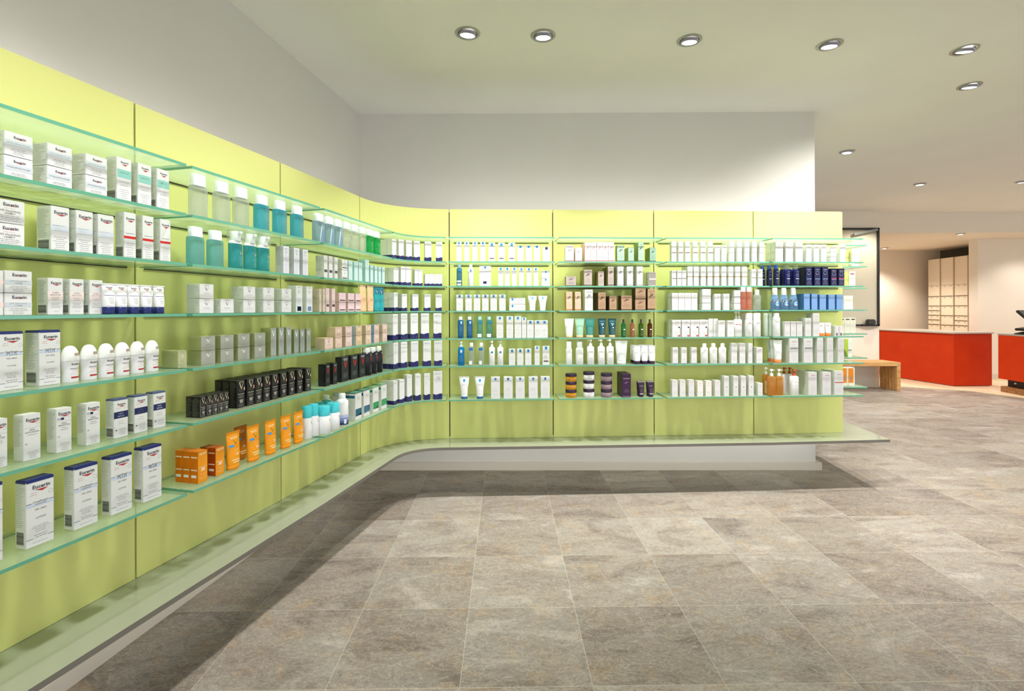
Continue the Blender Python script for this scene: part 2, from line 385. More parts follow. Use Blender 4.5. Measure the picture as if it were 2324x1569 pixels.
# ledge under the panels, wrapping the wall end
front = []
for i, ln in enumerate(PAN): front += offset(ln, DEP)[(1 if i else 0):]
back_ = []
for i, ln in enumerate(PAN): back_ += offset(ln, -.018)[(1 if i else 0):]
def ledge(fr, bk, extra, label):
    mb = MB(); poly = [(p.x, p.y) for p in fr] + extra + [(p.x, p.y) for p in bk[::-1]]
    n = len(poly); z0, z1 = .369, .389
    bm = bmesh.new(); vs = [bm.verts.new((x, y, z1)) for x, y in poly]; f = bm.faces.new(vs); bmesh.ops.triangulate(bm, faces=[f]); bm.verts.index_update()
    tri = [tuple(v.index for v in g.verts) for g in bm.faces]; bm.free()
    mb.mesh([(x, y, z1) for x, y in poly], tri, LEDGE); mb.mesh([(x, y, z0) for x, y in poly], [t[::-1] for t in tri], LEDGE)
    for i in range(n):
        a, b = poly[i], poly[(i + 1) % n]; mb.poly([(a[0], a[1], z0), (b[0], b[1], z0), (b[0], b[1], z1), (a[0], a[1], z1)], GREY)
    o = mb.build('display_ledge'); tag(o, label, 'ledge', 'glass ledges under the shelves')
iA = 5                                                      # ledge joint at the curve's end
nL = len(front)
cut1 = 3; cut2 = 4 + 18
sub = lambda L, a, b: L[a:b + 1]
jf = front[2].lerp(front[3], .55); jb = back_[2].lerp(back_[3], .55)
ledge(front[:3] + [jf], back_[:3] + [jb], [], 'low glass ledge under the two leftmost bays, grey front edge')
ledge([jf] + front[3:cut2 + 1], [jb] + back_[3:cut2 + 1], [], 'low glass ledge curving round the corner, grey front edge')
e = front[-1]
ledge(front[cut2:-1], back_[cut2:], [(2.90, 3.855), (3.02, 5.3), (2.7, 5.3), (2.66, 4.12)], 'low glass ledge along the rear wall with pointed right end')

def shelf(line, z, ta, tb, label, splay=0):
    fr = trim(offset(line, DEP), ta, tb); bk = trim(offset(line, .006), ta * .9, tb * .9)
    pts = [(p.x, p.y) for p in fr] + [(p.x, p.y) for p in bk[::-1]]
    mb = MB(); z0, z1 = z - .005, z + .005; n = len(pts); k = len(fr)
    for i in range(k - 1):
        a, b = fr[i], fr[i + 1]; c, d = bk[min(i + 1, len(bk) - 1)], bk[min(i, len(bk) - 1)]
        mb.poly([(a.x, a.y, z1), (b.x, b.y, z1), (c.x, c.y, z1), (d.x, d.y, z1)], GLASS)
        mb.poly([(d.x, d.y, z0), (c.x, c.y, z0), (b.x, b.y, z0), (a.x, a.y, z0)], GLASS)
    for i in range(n):
        a, b = pts[i], pts[(i + 1) % n]; mb.poly([(a[0], a[1], z0), (b[0], b[1], z0), (b[0], b[1], z1), (a[0], a[1], z1)], EDGE if i < k or i == n - 1 else GLASS)
    o = mb.build('glass_shelf'); tag(o, label, 'shelf', 'green glass shelves')
    rl = ribbon(trim(offset(line, .005), ta + .02, tb + .02), .0048, z - .009, z - .0055, DARK, .0); r = rl.build('slot_shadow_rail', o)  # rail coloured dark to draw the shadow in the mounting slot
LV = ['top', 'second', 'third', 'fourth', 'fifth', 'sixth', 'bottom']
for i, ln in enumerate(PAN + [END]):
    for j, z in enumerate(Z_SH):
        lab = ('top glass shelf' if j == 0 else 'bottom glass shelf' if j == 6 else LV[j] + ' glass shelf from top')
        ln2 = ln if i < 9 else [Vector((2.725, 4.20)), Vector((2.76, 5.25))]
        shelf(ln2, z, .014, .014, 'green-edged ' + lab + ', ' + BAY[i])

# light strips hidden in the cove behind the panels (above and below)
def strip(a, b, z, up, power, off):
    mid = (a + b) / 2; d = b - a; n = Vector((d.y, -d.x)).normalized(); p = mid - n * off
    aim = Vector((p.x, p.y, z + (.35 if up else -.5))) - Vector((n.x, n.y, 0)) * 1.0
    o = lamp('AREA', 'cove_light', (p.x, p.y, z), aim, power, (1, .98, .96), shape='RECTANGLE', size=d.length * .96, size_y=.02)
    z_ = (aim - Vector(o.location)).normalized(); x_ = Vector((d.x, d.y, 0)).normalized(); y_ = (-z_).cross(x_)
    o.matrix_world = Matrix.Translation(o.location) @ Matrix((x_, y_, -z_)).transposed().to_4x4()
for i in range(9):
    pts = [PAN[i][0], PAN[i][-1]] if i != 4 else [PAN[4][0], PAN[4][6], PAN[4][12], PAN[4][18]]
    for a, b in zip(pts, pts[1:]):
        k = (b - a).length / .81
        strip(a, b, 2.13, True, (.6 if i < 4 else 1.1 if i < 8 else .8) * k, .06)
        strip(a, b, .385, False, .7 * k, .06)
strip(END[0], END[1], 2.13, True, .8, .03)

# ------------------------------------------------------------------ downlights
def downlight(x, y, z, aim, label, first=[None]):
    r = .078
    e = empty('recessed_downlight', (x, y, z)); tag(e, label, 'ceiling light', 'recessed ceiling downlights')
    mb = MB(); n = 40; TRIM = M('#a9ac9f', .35, .5)
    prof = [(r, 0), (r, -.003), (r - .004, -.006), (r - .018, -.006), (r - .020, 0)]
    for k in range(len(prof) - 1):
        for i in range(n):
            a, b = 2 * math.pi * i / n, 2 * math.pi * (i + 1) / n; (r0, z0), (r1, z1) = prof[k], prof[k + 1]
            mb.poly([(r0 * math.cos(a), r0 * math.sin(a), z0), (r0 * math.cos(b), r0 * math.sin(b), z0), (r1 * math.cos(b), r1 * math.sin(b), z1), (r1 * math.cos(a), r1 * math.sin(a), z1)], TRIM, True)
    mb.build('trim_ring', e)
    mb = MB(); mb.loft([(-.001, r - .019, r - .019), (-.0035, r - .0195, r - .0195)], M('#26262a', .4), 32); mb.build('recess', e)
    v = Vector(aim) - Vector((x, y, z)); v.z = -abs(v.z) * 1.6; v.normalize()
    q = v.to_track_quat('-Z', 'Y').to_matrix().to_4x4()
    mb = MB(); SILV = M('#9a98a6', .3, .6)
    Rl = .046
    mb.loft([(-.004 + .010, Rl + .010, Rl + .010), (-.014 + .004, Rl + .009, Rl + .009), (-.014 + .002, Rl, Rl)], SILV, 32, mtx=Matrix.Translation((0, 0, -.006)) @ q, cap=False)
    g = mb.build('gimbal_head', e)
    mb = MB(); mb.loft([(-.008, Rl, Rl), (-.0095, Rl * .9, Rl * .9)], M('#fff8ec', .5, emit=9), 32, mtx=Matrix.Translation((0, 0, -.006)) @ q); mb.build('lamp', g)
    return e
dl = ['leftmost of the ceiling downlights in front of the wall', 'second ceiling downlight from the left', 'third ceiling downlight from the left', 'fourth ceiling downlight from left, above the wall corner',
      'ceiling downlight at upper right, higher of two', 'ceiling downlight at upper right, lower of two', 'small ceiling downlight just right of the wall corner', 'small ceiling downlight farther back over the aisle', 'small ceiling downlight cut by the right frame edge']
for ((x, y), aim, p, k), lab in zip(SPOTS, dl): downlight(x, y, CEIL, aim, 'round silver ' + lab)
downlight(8.18, 9.16, 2.75, (8.18, 9.16, 0), 'round downlight in the lower ceiling above orange counter')
downlight(8.38, 11.3, 2.75, (8.38, 11.3, 0), 'farthest small downlight, in the lower ceiling beside glass window')

# ------------------------------------------------------------------ glass window in the rear wall
e = empty('glass_window', (6.0, 8.87, 1.08)); tag(e, 'black framed clear glass window in the cream rear wall', 'window')
BLK = M('#20201e', .4)
mb = MB()
x0, x1, zz0, zz1 = -1.5, .47, 0, 1.73
mb.box(x1 - .03, x1, -.035, 0, zz0, zz1, BLK); mb.box(x0, x1, -.035, 0, zz1 - .03, zz1, BLK); mb.box(x0, x1, -.035, 0, zz0, zz0 + .03, BLK); mb.box(x0, x0 + .03, -.035, 0, zz0, zz1, BLK)
mb.build('frame', e)
mb = MB(); mb.box(x0 + .03, x1 - .03, -.022, -.014, .03, zz1 - .03, clear_mat('window_glass', '#f6f6f2', '#d8d4c8', .06, .30, .02)); mb.build('pane', e)
mb = MB(); mb.box(0, .43, -.07, -.04, -.02, .02, M('#8f9086', .35, .7), Matrix.Translation((0, 0, 1.61)) @ Matrix.Rotation(-.20, 4, 'Y'), ch=.004); mb.build('closer_arm', e)
mb = MB(); mb.box(.20, .36, -.11, -.035, .02, .12, M('#33312e', .45), ch=.02); mb.box(.15, .41, -.06, -.035, .0, .03, BLK, ch=.004); mb.build('patch_fitting', e)

# ------------------------------------------------------------------ orange counters
def block(poly, z0, z1, m, name, parent, ms=None):
    mb = MB(); mb.prism(poly, z0, z1, m, ms); return mb.build(name, parent)
def rel(poly, o): return [(x - o[0], y - o[1]) for x, y in poly]
o1 = (7.9, 9.4); e = empty('service_counter', (o1[0], o1[1], .006)); tag(e, 'orange service counter with thin grey top, farther left one', 'counter')
P = rel([(7.81, 8.88), (8.50, 8.90), (8.50, 10.45), (7.60, 10.40)], o1)
block(P, .012, .93, ORANGE, 'body', e); P2 = rel([(7.79, 8.86), (8.52, 8.88), (8.52, 10.47), (7.58, 10.42)], o1)
block(P2, .932, .955, M('#b5b0a2', .35), 'counter_top', e); block(rel([(7.83, 8.9), (8.48, 8.92), (8.48, 10.4), (7.62, 10.35)], o1), 0, .012, M('#8a8463'), 'base', e)
o2 = (8.4, 7.6); e = empty('service_counter', (o2[0], o2[1], .006)); tag(e, 'orange cash counter on black and wooden base at right edge', 'counter')
block(rel([(8.09, 8.36), (7.97, 7.1), (9.0, 7.1), (9.0, 8.42)], o2), .215, .935, ORANGE, 'body', e)
block(rel([(8.10, 8.38), (7.95, 7.08), (9.02, 7.08), (9.02, 8.44)], o2), .937, .96, M('#9c988d', .35), 'counter_top', e)
kb = block(rel([(8.19, 8.30), (8.05, 7.15), (8.95, 7.15), (8.95, 8.3)], o2), .095, .214, M('#1d1a18', .5), 'recessed_base', e)
block(rel([(8.10, 8.33), (7.98, 7.12), (8.98, 7.12), (8.98, 8.33)], o2), 0, .093, DARKOAK, 'wooden_plinth', e)
mb = MB(); L = Vector((-.14, -1.15, 0)).normalized(); p = Vector((8.172 - o2[0], 8.15 - o2[1], .16))
mb.loft([(0, .018, .018), (.006, .018, .018), (.006, .011, .011), (.014, .011, .011)], M('#d8d8d8', .25, .8), 16, mtx=Matrix.Translation(p) @ Matrix.Rotation(-math.pi / 2, 4, 'Y')); mb.build('lock', kb)
# cash register screen on it
e = empty('cash_register', (8.29, 8.02, .966)); tag(e, 'black cash register screen on the right orange counter', 'cash register'); BK = M('#191614', .35)
mb = MB(); mb.loft([(0, .19, .15, 4), (.02, .18, .14, 4), (.05, .08, .07, 3), (.055, .05, .04, 3)], BK, 24); mb.build('foot', e)
mb = MB(); mb.box(-.17, .17, -.11, .09, .085, .125, BK, Matrix.Rotation(-.15, 4, 'Y'), ch=.01); mb.box(-.03, .03, -.03, .03, .05, .26, BK); mb.build('keyboard', e)
mb = MB(); mb.box(-.20, .20, -.02, .02, -.14, .14, BK, Matrix.Translation((0, 0, .28)) @ Matrix.Rotation(.35, 4, 'Z') @ Matrix.Rotation(-.75, 4, 'X'), ch=.008); mb.build('screen', e)

# ------------------------------------------------------------------ drawer cabinets at the back
for c in range(4):
    w_ = .345; e = empty('drawer_cabinet', (9.62, 11.62 - w_ * (c + .5), .006), math.atan2(-.09, 1.1) )
    tag(e, ('tall cream drawer cabinet, %s from left of the row behind orange counter' % ORD[c]), 'cabinet', 'tall cream drawer cabinets')
    CR = M('#e6d8c2', .45); LN = M('#7a6b55', .5)
    mb = MB(); mb.box(0.012, .50, -w_ / 2 + .001, w_ / 2 - .001, 0, 2.5, M('#c9b99f', .6)); mb.build('body', e)
    mb = MB(); mb.box(-.006, .011, -w_ / 2 + .004, w_ / 2 - .004, 1.90, 2.495, CR, ch=.002); mb.build('door', e)
    z = 1.895; k = 0; rnd = random.Random(c + 5)
    hs = [[.255, .215, .105, .105, .105, .105, .24, .105, .105, .105, .105, .2], [.255, .215, .215, .21, .24, .105, .105, .105, .105, .2], [.255, .215, .215, .105, .105, .125, .125, .11, .105, .105, .2], [.255, .215, .215, .21, .24, .105, .105, .105, .105, .2]][c]
    for h in hs:
        if z - h < .05: break
        mb = MB(); mb.box(-.006, .011, -w_ / 2 + .004, w_ / 2 - .004, z - h + .004, z - .002, CR, ch=.002)
        mb.box(-.0075, -.006, .03, .09, z - .030, z - .022, M('#3c3328', .5)); mb.box(-.0075, -.006, -.13, -.08, z - .030, z - .022, M('#3c3328', .5))
        d = mb.build('drawer', e)
        mb = MB(); mb.box(-.016, -.0065, -w_ / 2 + .01, w_ / 2 - .01, z - h + .006, z - h + .018, LN); mb.build('handle', d); z -= h

# ------------------------------------------------------------------ wooden bench
e = empty('wooden_bench', (5.75, 8.62, 0)); tag(e, 'oak bench with slatted end leg beside the orange counter', 'bench')
mb = MB()
for k in range(6): mb.box(-.95, .765, -.20 + k * .072, -.20 + k * .072 + .066, .42, .485, OAK, ch=.004)
s = mb.build('seat', e)
for sx in (.70, -.95):
    mb = MB()
    for k in range(6): mb.box(sx, sx + .064, -.20 + k * .072, -.20 + k * .072 + (.066 if k == 0 else .045), 0, .42 if k else .4195, OAK, ch=.004)
    mb.build('leg', e)
mb = MB()
for z in (.05, .45): mb.loft([(0, .012, .012), (.003, .010, .010)], STEEL, 12, mtx=Matrix.Translation((.735, -.2, z)) @ Matrix.Rotation(math.pi / 2, 4, 'X'))
mb.build('bolt', e)

# slim slot diffuser in the floor and the sensor on the wall corner
mb = MB(); FV = M('#d9d4cc', .4, .3); mb.box(-.018, .018, -.28, .28, 0.0005, .004, FV, ch=.0012)
for k in range(22): mb.box(-.009, .009, -.26 + k * .0245, -.26 + k * .0245 + .012, .0042, .0046, M('#6b665e'))
o = mb.build('floor_vent'); o.location = (5.555, 6.69, 0); o.rotation_euler = (0, 0, .09); tag(o, 'thin white slotted vent strip set in the stone floor', 'floor vent')
mb = MB(); mb.loft([(0, .012, .012), (.012, .010, .010), (.016, .004, .004)], M('#4a3c30'), 14, mtx=Matrix.Rotation(math.pi / 2, 4, 'Y')); o = mb.build('wall_sensor'); o.location = (2.637, 4.40, 2.56); tag(o, 'tiny dark sensor on the corner of the upper wall', 'sensor')

# ------------------------------------------------------------------ lettering
TXT = {}
def text_geo(s, bold):
    k = (s, bold)
    if k in TXT: return TXT[k]
    cu = bpy.data.curves.new('lettering', 'FONT'); cu.body = s; cu.resolution_u = 2 if len(s) > 8 else 3; cu.offset = .022 if bold else .004
    o = bpy.data.objects.new('lettering', cu); C.objects.link(o); bpy.context.view_layer.update()
    me = bpy.data.meshes.new_from_object(o.evaluated_get(bpy.context.evaluated_depsgraph_get()))
    vs = [v.co.copy() for v in me.vertices]; fs = [tuple(p.vertices) for p in me.polygons]
    bpy.data.objects.remove(o); bpy.data.curves.remove(cu); bpy.data.meshes.remove(me)
    x0 = min(v.x for v in vs); x1 = max(v.x for v in vs); y0 = min(v.y for v in vs); y1 = max(v.y for v in vs); w = x1 - x0
    TXT[k] = ([((v.x - (x0 + x1) / 2) / w, (v.y - (y0 + y1) / 2) / w) for v in vs], fs, (y1 - y0) / w)
    return TXT[k]

def prints(mb, w, h, d, surf, items, lift=.0004, z0=0.0):
    """w, h: face size; surf(x, z) -> y of the front face. items in fractions of the face"""
    def put(pts, faces, m, left):
        if left: mb.mesh([(-w / 2 - lift, -d / 2 + u * d, z0 + v * h) for u, v in [(1 - p[0], p[1]) for p in pts]], faces, m)
        else: mb.mesh([(-w / 2 + u * w, surf(-w / 2 + u * w, z0 + v * h) - lift * (1 + 0 * v), z0 + v * h) for u, v in pts], faces, m)
    for it in items:
        k = it[0]; left = it[-1] == 'L'; fw = d if left else w
        if k == 't':
            _, s, cx, cy, fr, col = it[:6]; bold = len(it) > 6 and it[6] == 'B'
            vs, fs, ar = text_geo(s, bold); sc = fr; put([(cx + x * sc, cy + y * sc * fw / h) for x, y in vs], fs, M(col, .5), left)
        elif k == 'tv':                                       # lettering running upwards
            _, s, cx, cy, fr, col = it[:6]
            vs, fs, ar = text_geo(s, False); put([(cx - y * fr * h / fw, cy + x * fr) for x, y in vs], fs, M(col, .5), left)
        elif k == 'b':
            _, x0, y0, x1, y1, col = it[:6]; n = 1 if left or surf is FLAT or surf.__name__ == 'flat' else 6
            pts = []; fs = []
            for i in range(n + 1): t = x0 + (x1 - x0) * i / n; pts += [(t, y0), (t, y1)]
            for i in range(n): fs.append((2 * i, 2 * i + 2, 2 * i + 3, 2 * i + 1))
            put(pts, fs, M(col, .5), left)
        elif k == 'l':
            _, x0, x1, ya, yb, n, col, seed = it[:8]; r = random.Random(seed); pts = []; fs = []; ctr = not left
            for i in range(n):
                y = ya + (yb - ya) * (i / (n - 1) if n > 1 else 0); q = (x1 - x0) * r.uniform(.55, 1); a = (x0 + x1) / 2 - q / 2 if ctr else x0; e = a + q
                th = min(.0011 / h, abs(yb - ya) / max(n, 1) * .42 if n > 1 else .012) * .8; x = a
                while x < e:
                    wl = r.uniform(.06, .16); b_ = min(e, x + wl); m0 = len(pts)
                    pts += [(x, y - th / 2), (b_, y - th / 2), (b_, y + th / 2), (x, y + th / 2)]; fs.append((m0, m0 + 1, m0 + 2, m0 + 3)); x = b_ + .022
            put(pts, fs, M(col, .6), left)
        elif k == 'p':
            _, pl, col = it[:3]; put(pl, [tuple(range(len(pl)))], M(col, .45), left)
        elif k == 'bc':
            _, x0, y0, x1, y1 = it[:5]; r = random.Random(3); pts = []; fs = []; y = y0
            while y < y1:
                t = r.choice([.0006, .0009, .0016]) / h; m0 = len(pts); pts += [(x0, y), (x1, y), (x1, y + t), (x0, y + t)]; fs.append((m0, m0 + 1, m0 + 2, m0 + 3)); y += t + r.choice([.0006, .001]) / h
            put(pts, fs, M('#3a3a3a', .6), left)
        elif k == 'ring':
            _, cx, cy, r0, r1, col = it[:6]; n = 20; pts = []; fs = []
            for i in range(n):
                a = 2 * math.pi * i / n
                for rr in (r0, r1): pts.append((cx + rr * math.cos(a), cy + rr * math.sin(a) * fw / h))
            for i in range(n): j = (i + 1) % n; fs.append((2 * i, 2 * i + 1, 2 * j + 1, 2 * j))
            put(pts, fs, M(col, .5), left)
def FLAT(x, z): return 0
def VL(cx, cy, s, col, w=.22, ar=1.0):                         # the V monogram
    a = s; b = s * ar
    return [('p', [(cx - a, cy + b), (cx - a + w * a * 1.6, cy + b), (cx + w * a * .3, cy - b * .72), (cx - w * a * .5, cy - b)], col),
            ('p', [(cx + a, cy + b), (cx + a - w * a * .7, cy + b), (cx - w * a * .5, cy - b), (cx + w * a * .45, cy - b)], col)]
DK = '#3c3e48'; GR = '#7d7f86'; LG = '#a3a6a8'
def EUC(y=.88, s=.62, cx=.54, ar=1):
    return [('t', 'Eucerin', cx, y, s, '#2c2e3c', 'B'), ('p', [(cx - s * .38, y - .042 * ar), (cx + s * .42, y - .042 * ar), (cx + s * .05, y - .075 * ar)], '#b3202c')]
SIDE = [('l', .08, .92, .93, .32, 22, '#8b9290', 4, 'L')]
SIDEB = SIDE + [('bc', .12, .05, .88, .26, 'L')]
SQ = lambda y0=.90, col='#1b97d8', hw=.13, hh=.055: [('b', .5 - hw, y0 - hh, .5 + hw, y0 + hh, col), ('b', .5 - hw * .25, y0 - hh * .5, .5 + hw * .25, y0 + hh * .5, '#4fb4e6')]

# ------------------------------------------------------------------ kinds of goods (origin at the base centre, front towards -Y)
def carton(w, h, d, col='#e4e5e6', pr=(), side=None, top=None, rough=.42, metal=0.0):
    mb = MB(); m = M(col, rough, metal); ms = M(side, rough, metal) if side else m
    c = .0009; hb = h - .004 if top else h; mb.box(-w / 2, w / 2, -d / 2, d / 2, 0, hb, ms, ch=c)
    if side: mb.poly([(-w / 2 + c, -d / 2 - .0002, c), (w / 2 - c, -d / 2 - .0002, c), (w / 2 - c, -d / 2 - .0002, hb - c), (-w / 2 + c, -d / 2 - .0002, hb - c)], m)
    def flat(x, z): return -d / 2
    prints(mb, w, h, d, flat, list(pr), lift=.0005)
    if not top: mb.box(-w / 2 + .003, w / 2 - .003, -d / 2 + .0015, -d / 2 + .0022, h, h + .0003, M('#a9aaa8'))      # flap slit
    if top: return [('carton', mb), ('lid', lidbox(w, h, d, top))]
    return [('carton', mb)]
def lidbox(w, h, d, col):
    mb = MB(); t = min(.010, h * .05); mb.box(-w / 2 - .0006, w / 2 + .0006, -d / 2 - .0006, d / 2 + .0006, h - t, h + .0008, M(col, .3), ch=.002); return mb
def surf_of(rings):
    def f(x, z):
        for a, b in zip(rings, rings[1:]):
            if a[0] <= z <= b[0] or b is rings[-1]:
                t = 0 if b[0] == a[0] else min(1, max(0, (z - a[0]) / (b[0] - a[0]))); rx = a[1] + (b[1] - a[1]) * t; ry = a[2] + (b[2] - a[2]) * t
                p = (a[3] if len(a) > 3 else 2); p2 = (b[3] if len(b) > 3 else 2); p = p + (p2 - p) * t
                return -ry * max(0, 1 - min(1, abs(x / rx)) ** p) ** (1 / p)
        return 0
    return f
def tube_(w, h, d, col='#f2f3f4', cap='#1d2a66', pr=(), caph=.18, crimp='#e8e9ea', taper=.66, rough=.35):
    rb = w * taper / 2; r = [(h * caph, rb, d / 2), (h * .45, rb * 1.12, d / 2 * .92), (h * .75, w / 2 * .93, d / 2 * .5), (h * .93, w / 2, .0022), (h, w / 2, .0016)]
    mb = MB(); mb.loft(r, M(col, rough), 28); prints(mb, w * taper, h, d, surf_of(r), list(pr))
    mb.box(-w / 2, w / 2, -.0024, .0024, h * .955, h, M(crimp, .4)); c = MB(); cr = rb * .97
    c.loft([(0, cr * .96, d / 2 * .94), (.002, cr, d / 2 * .97), (h * caph - .001, cr * 1.01, d / 2 * .98), (h * caph, cr * .9, d / 2 * .9)], M(cap, .3), 28)
    return [('tube_body', mb), ('cap', c)]
def bottle(w, h, d, col='#f2f3f4', cap='#f2f3f4', pr=(), caph=.22, capw=.62, p=3.2, mat=None, shoulder=.05, capm=None, taper=1.0, capd=None, cp=None):
    m = mat or M(col, .3); H = h * (1 - caph); rx, ry = w / 2, d / 2
    r = [(0, rx * .93, ry * .93, p), (.003, rx * taper, ry * taper, p), (H * .55, rx * (taper + 1) / 2, ry * (taper + 1) / 2, p), (H * (1 - shoulder) - .002, rx, ry, p), (H, rx * min(1, capw + .1), ry * min(1, capw + .2), p)]
    mb = MB(); mb.loft(r, m, 28); prints(mb, w, h, d, surf_of(r[:-1]), list(pr))
    c = MB(); cw = rx * capw; cd = ry * (capd or min(1, capw + .1)); q = cp or p
    c.loft([(H, cw, cd, q), (H + .001, cw, cd, q), (h - .003, cw * .97, cd * .97, q), (h, cw * .88, cd * .88, q)], capm or M(cap, .3), 28)
    return [('bottle', mb), ('cap', c)]
def pump(w, h, d, col='#f2f3f4', cap='#f4f5f5', pr=(), caph=.28, p=3, mat=None, neck=.42, taper=1.0, dirx=-1):
    parts = bottle(w, h * (1 - caph * .62), d, col, cap, pr, caph * .38 / (1 - caph * .62), neck, p, mat, taper=taper)
    mb = MB(); H = h * (1 - caph * .62); m = M(cap, .3)
    mb.loft([(H, w * .09, w * .09), (h * .955, w * .09, w * .09)], m, 12); mb.loft([(h * .935, w * .19, w * .19), (h - .002, w * .2, w * .2), (h, w * .15, w * .15)], m, 16)
    mb.box(min(0, dirx * w * .46), max(0, dirx * w * .46), -.004, .004, h * .945, h * .98, m, ch=.0015)
    return parts + [('pump_head', mb)]
def foam(w, h, d, pr=(), mat=None, cap='#f2f5f6'):
    parts = bottle(w, h * .70, d, '#ffffff', cap, pr, .10, .95, 2, mat, shoulder=.03)
    mb = MB(); m = M(cap, .3); mb.loft([(h * .70, w * .3, w * .3), (h * .93, w * .3, w * .3), (h * .94, w * .2, w * .2)], m, 20); mb.box(-w * .1, w * .1, -w * .46, 0, h * .86, h * .93, m, ch=.002)
    oc = MB(); oc.loft([(h * .705, w * .47, w * .47), (h * .96, w * .46, w * .46), (h, w * .38, w * .38)], clear_mat('clear_cap', '#f4f8f6', '#ffffff', .15, .25), 24)
    dt = MB(); dt.tube([(0, 0, h * .5), (-w * .02, 0, h * .38), (-w * .2, 0, h * .2), (-w * .32, 0, h * .04)], .0028, M('#dff0ee', .3), 8); dt.loft([(h * .42, w * .13, w * .13), (h * .62, w * .16, w * .16)], M('#cfe9e6', .3), 14)
    return parts + [('pump_head', mb), ('cover', oc), ('dip_tube', dt)]
def rollon(w, h, d, pr=()):
    r = [(0, w * .44, d * .44), (.004, w * .46, d * .46), (h * .30, w * .44, d * .44), (h * .42, w * .46, d * .46), (h * .58, w * .5, d * .5)]
    mb = MB(); mb.loft(r, M('#eef0f1', .25), 28); prints(mb, w, h, d, surf_of(r), list(pr))
    c = MB(); rr = [(h * .585, w * .5, d * .5)] + [(h * (.60 + .40 * math.sin(a)), w * .5 * math.cos(a) ** .8, d * .5 * math.cos(a) ** .8) for a in [i * math.pi / 2 / 9 for i in range(9)]] + [(h, .001, .001)]
    c.loft(rr, M('#f4f5f4', .22), 28)
    pr2 = [('b', .52, .72, .86, .80, '#a89a92'), ('l', .55, .83, .785, .735, 3, '#c2474a', 2)]
    prints(c, w, h, d, surf_of(rr), pr2)
    return [('bottle', mb), ('cap', c)]
def spray(w, h, d, col='#f2f3f4', cap='#f2f3f4', pr=(), caph=.18, capw=.7, capm=None, dome=.05, mat=None, bands=()):
    H = h * (1 - caph); r = [(0, w / 2 * .95, w / 2 * .95), (.003, w / 2, w / 2), (H * (1 - dome * 2), w / 2, w / 2), (H * (1 - dome), w / 2 * .93, w / 2 * .93), (H, w / 2 * capw, w / 2 * capw)]
    mb = MB(); mb.loft(r, mat or M(col, .25), 28)
    for b0, b1, bc in bands: mb.loft([(h * b0, w / 2 + .0003, w / 2 + .0003), (h * b1, w / 2 + .0003, w / 2 + .0003)], M(bc, .3), 28)
    prints(mb, w, h, w, surf_of(r[:-1]), list(pr), lift=.0008)
    c = MB(); c.loft([(H, w / 2 * capw, w / 2 * capw), (h - .004, w / 2 * capw, w / 2 * capw), (h, w / 2 * capw * .85, w / 2 * capw * .85)], capm or M(cap, .25), 24)
    return [('can', mb), ('cap', c)]
def jar(w, h, d, col='#e9e9e8', lid='#2b1d33', pr=(), mat=None):
    r = [(0, w / 2 * .93, w / 2 * .93), (.003, w / 2 * .97, w / 2 * .97), (h * .62, w / 2 * .97, w / 2 * .97), (h * .66, w / 2 * .9, w / 2 * .9)]
    mb = MB(); mb.loft(r, mat or M(col, .25), 32); prints(mb, w * .94, h, w, surf_of(r), list(pr))
    c = MB(); c.loft([(h * .65, w / 2, w / 2), (h * .97, w / 2, w / 2), (h, w / 2 * .96, w / 2 * .96)], M(lid, .3), 32)
    return [('jar', mb), ('lid', c)]
SHAPES = dict(carton=carton, tube=tube_, bottle=bottle, pump=pump, foam=foam, rollon=rollon, spray=spray, jar=jar)
NAMES = dict(carton='carton', tube='squeeze_tube', bottle='bottle', pump='pump_bottle', foam='foam_bottle', rollon='roll_on_deodorant', spray='spray_can', jar='cream_jar')
CATS = dict(carton='box', tube='tube', bottle='bottle', pump='bottle', foam='bottle', rollon='deodorant', spray='spray can', jar='jar')

def make(shape, w, h, d, kw):
    parts = SHAPES[shape](w, h, d, **kw)
    if len(parts) == 1:
        return parts[0][1].build('cream_box' if h < 1.3 * w else 'slim_carton' if h > 2.75 * w else 'carton')
    e = empty(NAMES[shape])
    for nm, mb in parts: mb.build(nm, e)
    if shape == 'carton': e.name = 'lotion_carton'
    return e
def copy_tree(o):
    c = o.copy(); C.objects.link(c)
    for ch in o.children:
        k = ch.copy(); C.objects.link(k); k.parent = c
    return c

SEEN = {}
ROW = {2: 'top row', 3: 'second row', 4: 'third row', 5: 'fourth row', 6: 'fifth row', 7: 'bottom row'}
def hit(bank, px, o, z):
    """point on the bank's front line (set back by o) seen at picture column px"""
    line = offset(PAN[bank], DEP - o); slope = 0
    for it in range(2):
        r = ray(px, slope); best = None
        for i in range(len(line) - 1):
            a, b = line[i], line[i + 1]; dd = b - a; den = r.x * dd.y - r.y * dd.x
            if abs(den) < 1e-9: continue
            t = (r.y * a.x - r.x * a.y) / den
            lo = -3 if i == 0 else -.001; hi = 4 if i == len(line) - 2 else 1.001
            if lo <= t <= hi:
                p = a + dd * t
                if p.y > .2: best = (p, dd.normalized())
                if best and -.001 <= t <= 1.001: break
        p, d_ = best; slope = (z - EYE) / p.y
    return p, Vector((d_.y, -d_.x))

